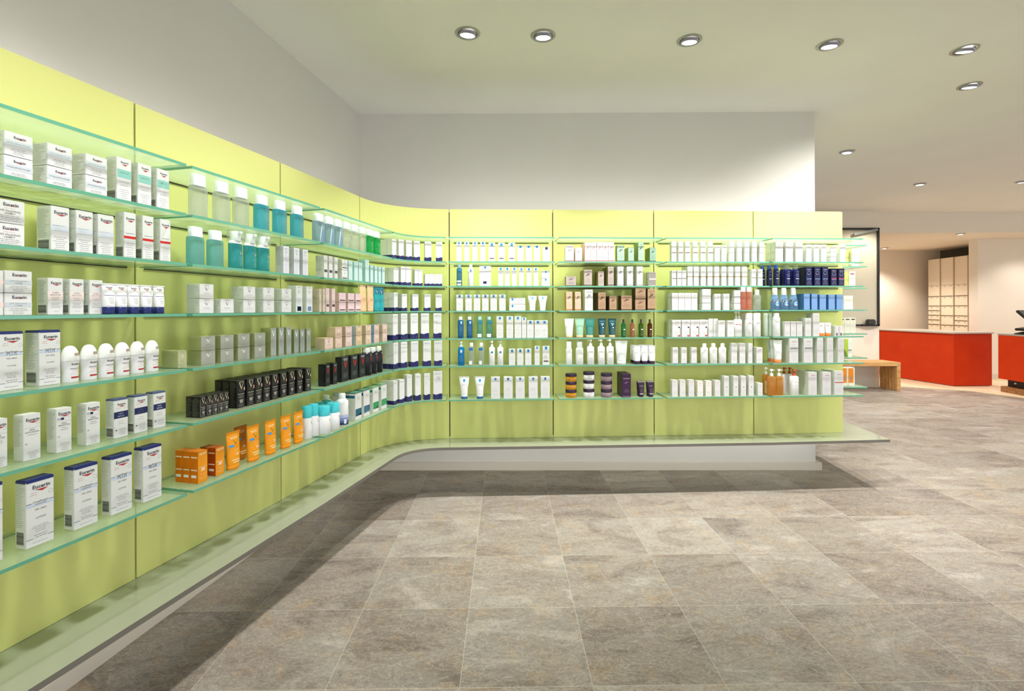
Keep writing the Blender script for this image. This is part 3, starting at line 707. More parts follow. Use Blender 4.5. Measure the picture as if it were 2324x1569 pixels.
def goods(bank, row, shape, spots, d, desc, o=.03, stack=1, deep=1, rear=None, mix=None, back=0.0, backs=None, names=None, **kw):
    """spots: (left px, right px, top px) of the front faces; one prototype, then copies"""
    z = Z_SH[row - 1] + .005; res = []
    for x0, x1, top in spots:
        a, n0 = hit(bank, x0, o, z); b, n1 = hit(bank, x1, o, z); mid = (a + b) / 2; n = (n0 + n1).normalized()
        wdt = (b - a).dot(Vector((-n.y, n.x))); 
        zt = EYE + (hor((x0 + x1) / 2) - top) * (a.y if shape == 'carton' else mid.y) / F
        res.append((mid, n, wdt, zt - z))
    W = sum(r[2] for r in res) / len(res); Hh = sum(r[3] for r in res) / len(res) / stack
    kinds = [kw] if mix is None else [dict(kw, **m) for m in mix]
    protos = {}
    N = len(spots); grp = '%s on the %s of the %s' % (desc, ROW[row], BAY[bank])
    out = []
    for i, (mid, n, _, _) in enumerate(res):
        ki = i % len(kinds)
        for s in range(stack):
            for q in range(deep):
                if ki not in protos: protos[ki] = make(shape, W, Hh, d, kinds[ki]); ob = protos[ki]
                else: ob = copy_tree(protos[ki])
                p = mid - n * (d / 2 + back + (backs[i] if backs else 0) + q * (d + .002))
                jr = random.Random(i * 31 + s * 7 + q + row * 101 + bank)
                ob.location = (p.x, p.y, z + s * (Hh + .0012) + .0002)
                ob.rotation_euler = (0, 0, math.atan2(n.y, n.x) + math.pi / 2 + (jr.uniform(-.02, .02) if shape != 'bottle' else 0))
                pos = ''
                if stack == 2: pos = ('lower ', 'upper ')[s]
                elif stack == 3: pos = ('lowest ', 'middle ', 'topmost ')[s]
                elif deep > 1: pos = ('front ', 'rear ')[q] if deep == 2 else ('front ', 'middle ', 'rear ')[min(q, 2)] if deep == 3 else ('front ', 'second-deep ', 'third-deep ', 'rear ')[q]
                lab = pos + desc + (', %s of %s' % (ORD[i], NUM[N]) if N > 1 else '') + ', ' + ROW[row] + ', ' + BAY[bank]
                if lab in SEEN: print('DUPLICATE LABEL', lab)
                SEEN[lab] = 1
                if len(lab.split()) > 16: print('LONG', len(lab.split()), lab)
                tag(ob, lab, CATS[shape], grp if N * stack * deep > 1 else None); out.append(ob)
    return out
NUM = ['zero', 'one', 'two', 'three', 'four', 'five', 'six', 'seven', 'eight', 'nine', 'ten', 'eleven', 'twelve']

# ------------------------------------------------------------------ far left bay
G = goods
CRM = lambda name: EUC(.80, .42) + [('b', 0, .42, 1, .66, '#cdd5dd'), ('t', name, .5, .54, .8, '#59606c'), ('l', .2, .8, .30, .10, 4, GR, 5)] + [('l', .06, .94, .92, .1, 14, '#9aa09c', 4, 'L')]
G(1, 2, 'carton', [(10.5, 74, 295), (106.6, 163.7, 324), (193, 243.6, 348.4)], .072, 'white carton with greyblue stripe', .05, stack=2, pr=CRM('HYALURON-FILLER'), side='#dfe2de')
G(1, 2, 'carton', [(265, 298.4, 355), (313, 343.8, 368), (355.8, 383.8, 381)], .045, 'tall carton with mint square', .06, side='#dfe2de',
  pr=EUC(.90, .52) + [('b', .04, .56, 1, .74, '#8fc9c0'), ('t', 'DERMOPURE', .5, .67, .6, '#3d5a5e'), ('l', .15, .85, .47, .40, 2, GR, 2), ('l', .15, .85, .30, .08, 6, GR, 5)] + SIDEB)
G(1, 3, 'carton', [(-14, 56, 449)], .072, 'white cream carton pair', .05, stack=2, side='#dfe2de',
  pr=EUC(.80, .5) + [('t', 'pH5 Hautschutz', .5, .52, .72, '#71695f'), ('t', 'CREME F', .5, .42, .36, '#71695f'), ('l', .2, .8, .64, .64, 1, '#c59a9a', 1), ('l', .12, .88, .32, .1, 4, GR, 5)])
G(1, 3, 'carton', [(116, 157.4, 466.5), (174, 210.4, 476), (222, 259.4, 485)], .055, 'white carton with pale blue panel', .06, side='#dfe2de',
  pr=EUC(.87, .72) + [('b', .05, .46, .98, .60, '#d6deea'), ('t', 'AtopiControl', .42, .575, .62, '#6c7480'), ('l', .12, .6, .52, .47, 2, GR, 3), ('l', .1, .9, .33, .06, 7, GR, 5)] + SIDEB)
G(1, 3, 'carton', [(282.6, 308, 480.5), (324, 349, 488.7), (363.4, 387.7, 496.6)], .038, 'slim white carton with red band', .06, side='#dfe2de',
  pr=EUC(.87, .70) + [('b', 0, .44, 1, .495, '#cc2b2b'), ('t', 'AtopiControl', .5, .55, .7, '#6c7480'), ('l', .1, .9, .34, .06, 7, GR, 5)] + SIDEB)
G(1, 4, 'carton', [(10.7, 73, 614.6)], .070, 'white cream carton', .05, stack=2, side='#dfe2de', mix=[dict()],
  pr=EUC(.82, .52) + [('b', .03, .38, 1, .58, '#ccd3dc'), ('t', 'pH5 Hautschutz', .5, .53, .6, '#71695f'), ('t', 'CREME', .5, .44, .3, '#71695f'), ('l', .15, .85, .3, .08, 4, GR, 5)])
G(1, 4, 'carton', [(-58, 8, 612)], .070, 'white cream carton at frame edge', .05, stack=2, side='#dfe2de', pr=EUC(.82, .52) + [('b', .03, .38, 1, .58, '#f3d9d6'), ('l', .15, .85, .3, .08, 4, GR, 5)])
G(1, 4, 'carton', [(109, 143.4, 630), (158, 190.7, 633), (203.4, 232.9, 636)], .042, 'white carton with rosy lettering', .06, side='#dfe2de',
  pr=EUC(.87, .66) + [('b', 0, .40, 1, .64, '#f4e4e4'), ('t', 'EVEN', .5, .60, .38, '#4a4548'), ('t', 'BRIGHTER', .5, .54, .66, '#4a4548'), ('l', .2, .8, .47, .40, 3, GR, 5), ('l', .1, .9, .32, .2, 4, GR, 7), ('l', .3, .8, .1, .1, 1, '#cc9988', 7)] + SIDEB)
TUBP = EUC(.87, .56, .5) + [('b', 0, .60, 1, .615, '#2a3b85'), ('l', .2, .8, .53, .34, 6, GR, 5), ('b', .1, .27, .9, .275, '#2a3b85')]
G(1, 4, 'tube', [(243, 268, 645), (269, 297, 644.5), (297, 325, 645.5), (326, 353, 647), (354.7, 382.5, 648)], .034, 'white squeeze tube with navy cap', .035, taper=.80, caph=.24, pr=TUBP)
G(1, 4, 'tube', [(236, 258, 645.5), (282, 304, 646.5), (318, 338, 647.5), (346, 366, 649)], .034, 'rear white navy-capped tube', .095, taper=.80, caph=.24, pr=TUBP)
LOT = lambda a, b, c, f='LOTION': EUC(.885, .62) + [('ring', .88, .77, .075, .085, LG), ('l', .12, .42, .80, .77, 2, '#d08a8a', 3),
      ('b', 0, .645, .2, .652, '#25357a'), ('b', .82, .645, 1, .652, '#25357a'), ('b', .0, .60, 1, .632, '#c4d3ee'), ('t', a, .52, .655, .56, '#51586c'), ('t', b, .52, .622, .42, '#33394c'),
      ('t', c, .52, .545, .42, '#686b73'), ('t', f, .52, .42, .36, '#686b73'), ('l', .18, .84, .30, .22, 4, GR, 5), ('l', .25, .8, .165, .135, 2, '#4b4c55', 6), ('b', 0, .12, .25, .126, '#25357a'), ('b', .78, .12, 1, .126, '#25357a'), ('l', .2, .8, .06, .06, 1, GR, 6)] + SIDE + [('bc', .12, .06, .8, .24, 'L')]
G(1, 5, 'carton', [(-4, 53.5, 754.4), (88.8, 136.7, 751.3)], .052, 'tall white carton with blue lid', .06, top='#1e2c72', side='#dfe2de', pr=LOT('UreaRepair', 'PLUS', '10% UREA', 'FUSSCREME'))
G(1, 5, 'rollon', [(150, 188, 784), (193, 229.5, 782), (232.5, 267, 780), (270, 302.5, 778), (304.5, 336, 775.5), (338.5, 368.5, 773)], .036, 'white roll-on deodorant', .05,
  pr=[('t', 'Eucerin', .58, .50, .46, '#2c2e3c', 'B'), ('p', [(.40, .475), (.78, .475), (.6, .455)], '#b3202c'), ('b', .3, .36, .95, .39, '#a8aab0'), ('l', .3, .9, .32, .22, 3, '#d79aa4', 3), ('b', .34, .11, .95, .155, '#b3202c')])
G(1, 6, 'carton', [(52.8, 92.3, 943.5)], .036, 'white carton without lid', .06, side='#e2e4e1', pr=EUC(.88, .78) + [('ring', .85, .80, .09, .10, LG), ('b', .05, .70, 1, .703, GR), ('t', 'Anti', .5, .66, .3, '#6a6c70'), ('t', 'RÖTUNGEN', .5, .61, .78, '#6a6c70'), ('l', .1, .95, .55, .55, 1, '#55575b', 1), ('t', '0%', .16, .36, .16, GR), ('l', .2, .9, .18, .05, 5, GR, 5)] + SIDE)
G(1, 6, 'carton', [(-26, 16, 952), (127, 163, 931), (195, 227.7, 920)], .036, 'white carton with navy seal', .06, side='#e2e4e1',
  pr=EUC(.88, .78) + [('ring', .85, .80, .09, .10, LG), ('b', .05, .735, .45, .785, '#b9bdc6'), ('b', .30, .735, .5, .785, '#232c62'), ('b', .05, .70, 1, .703, GR), ('t', 'Ultra', .5, .66, .34, '#6a6c70'), ('t', 'SENSITIVE', .5, .61, .72, '#6a6c70'), ('l', .2, .85, .55, .51, 2, '#55575b', 1), ('t', '0%', .16, .36, .16, GR), ('l', .2, .9, .2, .05, 5, GR, 5)] + SIDE)
G(1, 6, 'carton', [(258, 291, 908), (306, 334, 899.5), (348, 376.6, 892)], .034, 'white carton with navy stripe', .06, side='#dfe2de', top='#4b5a86',
  pr=EUC(.86, .56) + [('l', .1, .55, .78, .75, 2, '#d08a8a', 3), ('ring', .78, .76, .07, .08, LG), ('b', 0, .50, 1, .67, '#1c2458'), ('t', 'UREA', .5, .615, .34, '#dfe3f4'), ('t', 'REPAIR', .5, .55, .46, '#dfe3f4'), ('l', .2, .8, .42, .36, 2, GR, 4), ('ring', .16, .2, .0, .05, '#2b3560'), ('l', .3, .9, .22, .08, 5, GR, 5)] + SIDEB)
G(1, 7, 'carton', [(-52, 6.5, 1109)], .040, 'blue-lidded lotion carton at frame edge', .065, top='#1e2c72', side='#e2e4e1', pr=LOT('UreaRepair', 'ORIGINAL', '10% UREA'))
G(1, 7, 'carton', [(59.5, 122.5, 1094), (168.5, 222, 1063.7)], .040, 'tall original lotion carton', .065, top='#1e2c72', side='#e2e4e1', pr=LOT('UreaRepair', 'ORIGINAL', '10% UREA'))
G(1, 7, 'carton', [(252.6, 299.8, 1039), (325, 367, 1020)], .040, 'tall plus lotion carton', .065, top='#1e2c72', side='#e2e4e1', pr=LOT('UreaRepair', 'PLUS', '10% UREA'))

# ------------------------------------------------------------------ second bay
CLR = clear_mat('clear_bottle', '#eef2f0', '#e6ebea', .42, .30); BLU = clear_mat('blue_lotion', '#b0e6f5', '#5cc8e4', .60, .25); AQU = clear_mat('aqua_lotion', '#bfe8ea', '#93d4da', .58, .25)
TEA = clear_mat('teal_foam_wash', '#a0dfe6', '#4fc0cc', .62, .2); HAZ = clear_mat('haze_blue_bottle', '#d0e2ee', '#b4d0e4', .6, .2); GRN = clear_mat('green_gel', '#7fe4ae', '#1cc074', .55, .2)
def micel(c='#7a8a8c'): return VL(.68, .62, .09, c, .22, .5) + [('l', .5, .9, .50, .06, 9, c, 5)]
MC = [('p', [(.02, .30), (.44, .42), (.44, .74), (.02, .74)], '#ffffff')]
flip = dict(caph=.26, capw=.78, capd=.9, p=4, shoulder=.04)
G(2, 2, 'bottle', [(440, 475, 396.6), (493.7, 526.4, 412.6), (539.7, 568.3, 428)], .034, 'clear bottle with white cap', .04, mat=CLR, cap='#f0f7fa', pr=micel(), **flip)
G(2, 2, 'bottle', [(587, 613.6, 444), (629, 654, 457), (668, 692.7, 468)], .034, 'blue bottle with white cap', .04, mat=BLU, cap='#eef7fa', pr=micel('#d98a80'), **flip)
G(2, 3, 'bottle', [(435, 467.5, 515), (480.7, 511, 524)], .034, 'aqua bottle with white cap', .04, mat=AQU, cap='#eef7fa', pr=micel(), **flip)
G(2, 3, 'foam', [(527.6, 556, 519.7), (561, 588, 526), (591.9, 616.8, 532)], .034, 'teal foam bottle', .04, mat=TEA, pr=VL(.72, .58, .11, '#e6b8ac', .22, .5) + [('l', .5, .9, .45, .16, 8, '#8fd9dc', 5)])
G(2, 3, 'carton', [(643.6, 656, 558), (667.7, 679.7, 562.5), (687, 699.8, 565)], .045, 'lilac white slim carton', .05, col='#e3e4ee', side='#c9ccd2', pr=[('t', 'VICHY', .5, .9, .6, GR)] + VL(.5, .79, .18, '#8a8ea8', .2, .4) + [('l', .1, .9, .65, .1, 12, '#a9abc0', 5)] + SIDE)
WV = lambda: [('t', 'VICHY', .5, .9, .36, '#8f96a8')] + VL(.5, .66, .12, '#3d4f8f', .22, .9) + [('l', .2, .8, .38, .32, 2, GR, 3), ('b', .02, .2, .98, .206, LG), ('l', .06, .94, .9, .1, 12, '#a5aba4', 4, 'L')]
G(2, 4, 'carton', [(452.6, 485, 645)], .062, 'big white jar carton', .05, stack=2, side='#d7dcd4', pr=WV())
G(2, 4, 'carton', [(500.5, 530.5, 678.5)], .055, 'single white jar carton', .05, side='#d7dcd4', pr=WV())
G(2, 4, 'carton', [(552.4, 579.5, 650), (597.4, 622.3, 653.6), (639, 661.5, 656)], .062, 'white jar carton', .05, stack=2, side='#d7dcd4', pr=WV())
G(2, 4, 'carton', [(672.3, 686, 648.5), (695, 709.6, 650)], .050, 'slim carton with bottle picture', .05, side='#d7dcd4',
  pr=[('t', 'VICHY', .5, .94, .56, GR)] + VL(.5, .78, .18, '#4a5168', .15, .3) + [('b', .2, .05, .8, .58, '#dfe6ee'), ('b', .2, .05, .8, .22, '#2f6fb4'), ('b', .34, .58, .66, .66, '#e9eef2'), ('l', .3, .7, .5, .3, 5, GR, 3)])
SILV = lambda y=.68: [('t', 'VICHY', .5, .92, .4, '#8d938a')] + VL(.5, y, .13, '#ffffff', .26, .9) + [('l', .15, .85, .42, .36, 2, '#7c8278', 3), ('b', .04, .22, .96, .23, '#8b9086'), ('l', .1, .9, .15, .08, 2, '#7c8278', 5), ('l', .08, .92, .9, .12, 12, '#7d8858', 4, 'L')]
MET = dict(rough=.25, metal=.35)
G(2, 5, 'carton', [(404, 424, 797)], .075, 'low olive carton at shelf end', .05, col='#c3c79c', pr=SILV(), **MET)
G(2, 5, 'carton', [(456, 489, 765), (501, 530.5, 763), (539.7, 567.2, 758.7), (578, 602, 757.7)], .062, 'silver jar carton', .05, stack=2, col='#b3b5ae', side='#b4b987', pr=SILV(), **MET)
TALLV = [('t', 'VICHY', .5, .95, .6, '#8d938a')] + VL(.5, .80, .26, '#ffffff', .26, .4) + [('l', .15, .85, .62, .3, 10, '#8b9088', 3), ('l', .08, .92, .9, .12, 16, '#7d8858', 4, 'L')]
G(2, 5, 'carton', [(615, 627, 744.8), (632.5, 644.7, 744), (649.8, 661.7, 743.5)], .055, 'tall slim silver carton', .05, col='#b3b8b8', side='#aeb67c', pr=TALLV, **MET)
G(2, 5, 'carton', [(668, 678, 748), (681, 692, 747.5), (695.7, 705.3, 747)], .05, 'shorter slim silver carton', .05, col='#a9b1ae', side='#a4ad78', pr=TALLV, **MET)
BLK_ = lambda: [('t', 'VICHY', .55, .94, .6, '#c9c3a8')] + VL(.55, .80, .27, '#d8d3b4', .24, .42) + [('b', .86, .62, .98, .74, '#e8b79a'), ('l', .2, .8, .66, .60, 2, '#8d8a80', 2), ('b', .15, .49, .9, .51, '#c4c1b4'), ('l', .15, .9, .44, .36, 3, '#d9d6ca', 4), ('p', [(.3, .30), (.8, .30), (.7, .17), (.4, .17)], '#9d9a94'), ('l', .2, .85, .12, .06, 2, '#d9d6ca', 5), ('l', .08, .92, .92, .08, 16, '#8b8c84', 4, 'L')]
xs = [539.7, 561, 579.4, 597.8, 616.4, 636, 654.5, 673, 691.5]; xe = [554, 576.4, 594.8, 613, 631.5, 651.5, 670, 688, 707]
G(2, 6, 'carton', [(454, 468, 901), (469, 482, 898.5), (482.6, 495, 896.5), (495.6, 507.5, 894.5), (508, 519, 892.5)], .033, 'small black carton', .045, deep=2, col='#17161a', pr=BLK_() + [('b', 0, .05, .06, .86, '#9a9590')])
G(2, 6, 'carton', [(a, b, 862.7 - (a - 539.7) * .155) for a, b in zip(xs, xe)], .036, 'tall black carton', .05, deep=3, col='#161518', pr=BLK_())
SUN = lambda n: [('t', 'VICHY', .52, .91, .78, '#fbeccb', 'B')] + VL(.5, .74, .22, '#c9a24c', .16, .42) + [('t', 'IDEAL SOLEIL', .5, .50, .86, '#f9d9a0'), ('t', n, .52, .42, .4, '#fff6e4', 'B'), ('l', .15, .9, .28, .24, 2, '#f7e3bc', 3), ('l', .05, .95, .16, .12, 2, '#f7e3bc', 5),
      ('b', .08, .80, .92, .84, '#e9dcc4', 'L'), ('b', .08, .40, .92, .44, '#e9dcc4', 'L'), ('b', .12, .18, .8, .26, '#f4f4f0', 'L'), ('l', .2, .75, .75, .5, 7, '#b05a10', 2, 'L'), ('l', .2, .7, .22, .22, 1, '#444444', 2, 'L')]
G(2, 7, 'carton', [(449, 471, 1027)], .034, 'orange sun cream carton', .04, deep=3, col='#f29a0e', side='#d97508', pr=SUN('30'), rough=.3)
G(2, 7, 'carton', [(489, 509.5, 1018)], .036, 'orange high factor carton', .045, deep=2, col='#f29a0e', side='#a8480a', pr=SUN('50'), rough=.3)
SUNT = [('t', 'VICHY', .5, .84, .62, '#fbe6bc', 'B')] + VL(.58, .72, .2, '#8a6a30', .2, .3) + [('b', .05, .60, .42, .66, '#4aa0e6'), ('l', .3, .95, .54, .5, 2, '#ffe6a8', 3), ('t', '30', .62, .40, .22, '#ffffff'), ('b', .2, .24, .95, .265, '#fff0b8'), ('b', .3, .18, .95, .205, '#fff0b8')]
G(2, 7, 'tube', [(521, 551, 982), (568, 595, 967), (608, 633, 955), (643.5, 667, 943), (673, 694, 934)], .034, 'orange sun tube', .04, col='#f7a014', cap='#e8920c', crimp='#e38c10', taper=.86, caph=.13, pr=SUNT)
G(2, 7, 'tube', [(538, 566, 968)], .030, 'darker orange tube standing behind', .11, col='#c97a10', cap='#a8620c', crimp='#b86c0c', taper=.86, caph=.13, pr=SUNT)
DEO = VL(.62, .48, .2, '#4a5050', .12, .3) + [('l', .3, .95, .36, .12, 4, '#aab4b4', 3)]
G(2, 7, 'spray', [(696.3, 710.5, 920), (711.3, 725.5, 919)], .036, 'white deodorant with turquoise cap', .05, cap='#45c3cf', caph=.36, capw=.92, pr=DEO)

# ------------------------------------------------------------------ third bay
G(3, 2, 'bottle', [(719.6, 739, 485.7), (742.5, 761, 492), (763, 781, 499)], .036, 'hazy blue bottle', .04, mat=HAZ, cap='#f0f7fa', pr=[('p', [(.3, .05), (.95, .05), (.85, .66), (.55, .66)], '#cfe0ee'), ('tv', 'HAPPY', .72, .3, .4, '#7d94a8')], **flip)
G(3, 2, 'bottle', [(783, 799, 504.7), (801, 816.5, 510.5), (818.5, 834, 516)], .034, 'clear bottle with mint cap', .04, mat=CLR, cap='#e4f7ee', pr=micel(), **flip)
G(3, 2, 'bottle', [(836, 850, 521.6), (852, 865.5, 525.5)], .034, 'green bottle with white cap', .04, mat=GRN, cap='#eef7f2', pr=[('l', .5, .9, .5, .1, 8, '#b4f0cc', 5)], **flip)
TV = lambda c='#5d6268': [('t', 'VICHY', .5, .94, .6, GR)] + VL(.5, .82, .26, c, .15, .35) + [('l', .1, .9, .66, .1, 10, LG, 3)] + SIDE
G(3, 3, 'carton', [(735.6, 743, 579.3), (747, 754.7, 581.5), (758.8, 766.8, 583.5)], .05, 'slim white carton with charcoal square', .04, side='#cfd2c8', pr=TV() + [('b', .1, .26, .9, .38, '#3c3f4a')])
G(3, 3, 'carton', [(776, 788.6, 589)], .05, 'white jar carton', .04, stack=2, side='#c9ccbd', pr=WV() + [('b', .1, .14, .9, .24, '#3d3b40')])
AQC = dict(col='#cfe9e8', side='#a9d6d4')
G(3, 3, 'carton', [(791.5, 800, 589), (804, 812.7, 593), (814.5, 822, 598)], .045, 'slim aqua carton', .04, pr=TV(), **AQC)
G(3, 3, 'carton', [(829.5, 837.5, 589.5)], .05, 'larger aqua carton', .04, pr=TV(), **AQC)
G(3, 3, 'carton', [(841, 847, 602), (850.5, 856.6, 603), (859, 865, 605), (867.5, 873.5, 606)], .03, 'small aqua carton', .04, pr=TV(), **AQC)
G(3, 4, 'carton', [(724.5, 730, 656), (733, 738, 656)], .04, 'slim taupe carton', .05, col='#d9cbbb', side='#cbbfa4', pr=TV())
G(3, 4, 'carton', [(740.3, 747, 655.5), (753, 761, 654)], .045, 'slim pink carton', .05, col='#ecd3d8', side='#d8c3b8', pr=TV('#b9868f') + [('b', .1, .22, .9, .32, '#5a3c46')])
PK = dict(col='#ecd2d8', side='#d4b7b4')
G(3, 4, 'carton', [(769, 785.3, 664.6), (790, 804, 666), (807.4, 820, 667.5)], .055, 'pink jar carton', .05, stack=2, pr=[('l', .2, .8, .85, .7, 2, '#b3949c', 3), ('b', .1, .14, .9, .26, '#5c4650')], **PK)
G(3, 4, 'tube', [(820.5, 835, 648), (838, 851, 649)], .028, 'peach squeeze tube', .04, col='#f3c79c', cap='#efb88a', crimp='#d7b3a6', taper=.9, caph=.12, pr=[('b', .1, .5, .9, .505, '#a86f58'), ('l', .2, .8, .45, .25, 4, '#c08a70', 2)] + VL(.5, .75, .12, '#b9806c', .15, .4))
G(3, 4, 'tube', [(853, 864, 651), (862, 875, 652)], .028, 'teal squeeze tube', .04, col='#1fa0aa', cap='#168c98', crimp='#1c5f86', taper=.92, caph=.12, pr=[('b', 0, .7, 1, .92, '#1d5f88'), ('l', .2, .8, .5, .25, 5, '#8fdce0', 2)] + VL(.5, .8, .2, '#dff0f4', .18, .35))
BG = [dict(col='#e4c9bb', side='#cdbb96'), dict(col='#e6cdc6', side='#c0a593'), dict(col='#dfc39a', side='#b3bfc4'), dict(col='#e3c8b0', side='#c9b79d'), dict(col='#e4c4b6', side='#8fb0d0'), dict(col='#e6c8bc', side='#c9b59f')]
G(3, 5, 'carton', [(737.3, 755.7, 768)], .06, 'single blush carton', .045, pr=WV(), col='#e8ccc2', side='#cdbb96')
G(3, 5, 'carton', [(761, 776.4, 743.3), (784, 799, 742), (808.4, 821.3, 741), (830.6, 842, 739.4), (849.5, 859.8, 738.2), (867.7, 879, 737)], .055, 'blush jar carton', .045, stack=2, mix=BG, pr=[('t', 'VICHY', .5, .9, .36, '#b08a7c')] + VL(.5, .66, .15, '#fbf3ec', .26, .9) + [('l', .15, .85, .35, .15, 4, '#a88a78', 4)])
MEN = [('t', 'VICHY', .55, .90, .62, '#c9c9cc', 'B'), ('t', 'HOMME', .55, .85, .5, '#8f8f94'), ('p', [(.28, .80), (.46, .80), (.55, .64), (.64, .80), (.82, .80), (.58, .54), (.52, .54)], '#a02c24'), ('l', .15, .9, .34, .18, 5, '#a3a4a8', 4), ('l', .1, .9, .9, .08, 14, '#6c6d70', 4, 'L')]
G(3, 6, 'carton', [(739, 749, 828), (756, 765.6, 825)], .045, 'small black carton with red V', .045, col='#191a1e', pr=MEN)
G(3, 6, 'carton', [(774.8, 791.6, 811), (796.6, 812.4, 808.6), (816.3, 829, 804.6)], .040, 'tall black carton with red V', .045, col='#1b1f24', pr=MEN)
G(3, 6, 'spray', [(831.6, 843, 789.8), (844.5, 856, 787.5), (857, 868.7, 785.8)], .04, 'black spray can with white cap', .045, col='#14151a', cap='#d8dcd8', caph=.17, capw=.72, pr=[('t', 'VICHY', .6, .74, .5, '#c9c9cc'), ('p', [(.4, .68), (.52, .68), (.62, .56), (.75, .68), (.85, .68), (.66, .48), (.6, .48)], '#b8302a'), ('l', .35, .9, .35, .15, 6, '#a3a4a8', 4)])
G(3, 7, 'spray', [(733, 749.5, 920.8), (754, 771, 913.9)], .036, 'white deodorant with turquoise cap', .03, cap='#45c3cf', caph=.36, capw=.92, pr=DEO)
G(3, 7, 'spray', [(724, 737, 912), (739.5, 752.5, 911)], .034, 'turquoise-capped deodorant standing behind', .115, cap='#3bb9c4', caph=.36, capw=.92, pr=DEO)
WAT = [('b', .16, .06, .34, .2, '#e8ecf4')] + VL(.72, .55, .16, '#46536e', .14, .35)
G(3, 7, 'spray', [(777, 792, 893.5)], .045, 'white water spray with blue base', .035, caph=.16, capw=.55, cap='#e9edf0', dome=.08, bands=[(.02, .09, '#25325e'), (.09, .16, '#5468a4'), (.16, .25, '#8496cc'), (.25, .34, '#b9c5e6')], pr=WAT)
G(3, 7, 'spray', [(739, 756, 895), (762, 777, 893)], .045, 'white water spray standing behind', .185, caph=.16, capw=.55, cap='#c9d6cc', dome=.08, bands=[(.02, .09, '#25325e'), (.09, .16, '#5468a4'), (.16, .25, '#8496cc'), (.25, .34, '#b9c5e6')], pr=WAT)
def DER(c): return VL(.5, .80, .2, '#3c4248', .1, .3) + [('b', .04, .14, .98, .40, c), ('l', .12, .8, .34, .2, 4, '#dff0f4', 2), ('p', [(.04, .14), (.98, .22), (.98, .14)], '#a6d6ea'), ('b', .05, .80, .95, .90, c, 'L'), ('l', .06, .94, .75, .2, 12, '#98a09a', 4, 'L')]
G(3, 7, 'carton', [(806.5, 820.7, 894.5), (826, 839, 884.6)], .07, 'white carton with petrol panel', .035, side='#dde2da', top='#58897c', pr=DER('#1f5f80'))
G(3, 7, 'carton', [(846.6, 859.4, 879.7), (865.7, 877.6, 873.8)], .07, 'white carton with green panel', .035, side='#dde2da', top='#7fae84', pr=DER('#1f9a55'))

# ------------------------------------------------------------------ curved corner bay: white cartons with a navy wave at the foot
def WAVE(k=.2):
    pl = [(0, 0), (1, 0)] + [(1 - i / 12, k + .018 * math.sin(i / 12 * 6.28 + .5)) for i in range(13)]
    return [('p', pl, '#1f2360'), ('p', [(0, 0), (1, 0), (1, k * .98), (0, k * .98)], '#1f2360', 'L'), ('t', 'DERMASENCE', .5, .90, .74, '#77787d'), ('l', .14, .6, .68, .58, 3, '#77787d', 3), ('l', .14, .6, k * .7, k * .35, 2, '#c4c8e0', 4), ('b', .74, k * .3, .86, k * .42, '#c4c8e0'), ('l', .2, .4, .34, .34, 1, '#5b5c66', 1)]
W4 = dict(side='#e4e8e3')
G(4, 2, 'carton', [(890.6, 899.5, 542)], .05, 'wave-foot white carton at left', .03, deep=2, pr=WAVE(), **W4)
G(4, 2, 'carton', [(906, 916, 546), (923.7, 933, 547.8), (938.6, 954, 545), (963.5, 980, 547), (988, 1005, 547)], .045, 'white carton with navy wave', .03, pr=WAVE(), **W4)
G(4, 3, 'carton', [(893.5, 905, 607.5)], .05, 'wave-foot white carton', .03, deep=2, pr=WAVE(.18), **W4)
G(4, 3, 'carton', [(909.5, 921, 605), (921.6, 932.8, 605.5)], .05, 'taller navy-wave carton', .03, pr=WAVE(.17), **W4)
G(4, 3, 'carton', [(941, 949.7, 611.6), (950.2, 958.8, 611.6)], .05, 'narrow navy-wave carton', .03, pr=WAVE(.16), **W4)
G(4, 3, 'carton', [(964.6, 974.1, 622.4), (974.5, 983.8, 622.4), (984.2, 993.6, 622.4), (994, 1003.6, 622.4)], .05, 'low navy-wave carton', .03, pr=WAVE(.2), **W4)
G(4, 4, 'carton', [(894, 903, 664)], .05, 'wave-foot white carton', .03, deep=2, pr=WAVE(.2), **W4)
G(4, 4, 'carton', [(912, 924, 668), (936, 949.9, 668), (963.5, 977, 668), (988.8, 1002.4, 668)], .05, 'white carton with navy wave', .03, pr=WAVE(.19), **W4)
G(4, 5, 'carton', [(892, 903.3, 713)], .05, 'wave-foot tall white carton', .03, deep=3, pr=WAVE(.2), **W4)
G(4, 5, 'carton', [(910.8, 924.4, 712), (932, 949, 712), (956, 973.8, 711.5), (982.9, 1003, 711)], .05, 'tall white carton with navy wave', .03, pr=WAVE(.2), **W4)
G(4, 6, 'carton', [(893.4, 904, 778.3)], .05, 'wave-foot tall white carton', .03, deep=2, pr=WAVE(.2), **W4)
G(4, 6, 'carton', [(910.5, 924.5, 776.5), (933, 949.7, 774.6), (961, 978, 774), (984.9, 1004, 773.5)], .05, 'tall white carton with navy wave', .03, pr=WAVE(.2), **W4)
G(4, 7, 'carton', [(893, 903, 866), (907.5, 917.7, 862)], .05, 'shorter navy-wave carton', .03, deep=2, pr=WAVE(.17), **W4)
G(4, 7, 'carton', [(923, 936, 852), (942.5, 955, 850), (963, 976, 848)], .05, 'tall white carton with navy wave', .03, pr=WAVE(.2), **W4)
G(4, 7, 'carton', [(983.5, 1003.7, 843)], .05, 'tallest carton with printed heart', .03, pr=WAVE(.19) + [('p', [(.6, .68), (.38, .78), (.42, .82), (.52, .82), (.6, .78), (.7, .82), (.82, .81), (.84, .77)], '#c6c8cc')], **W4)

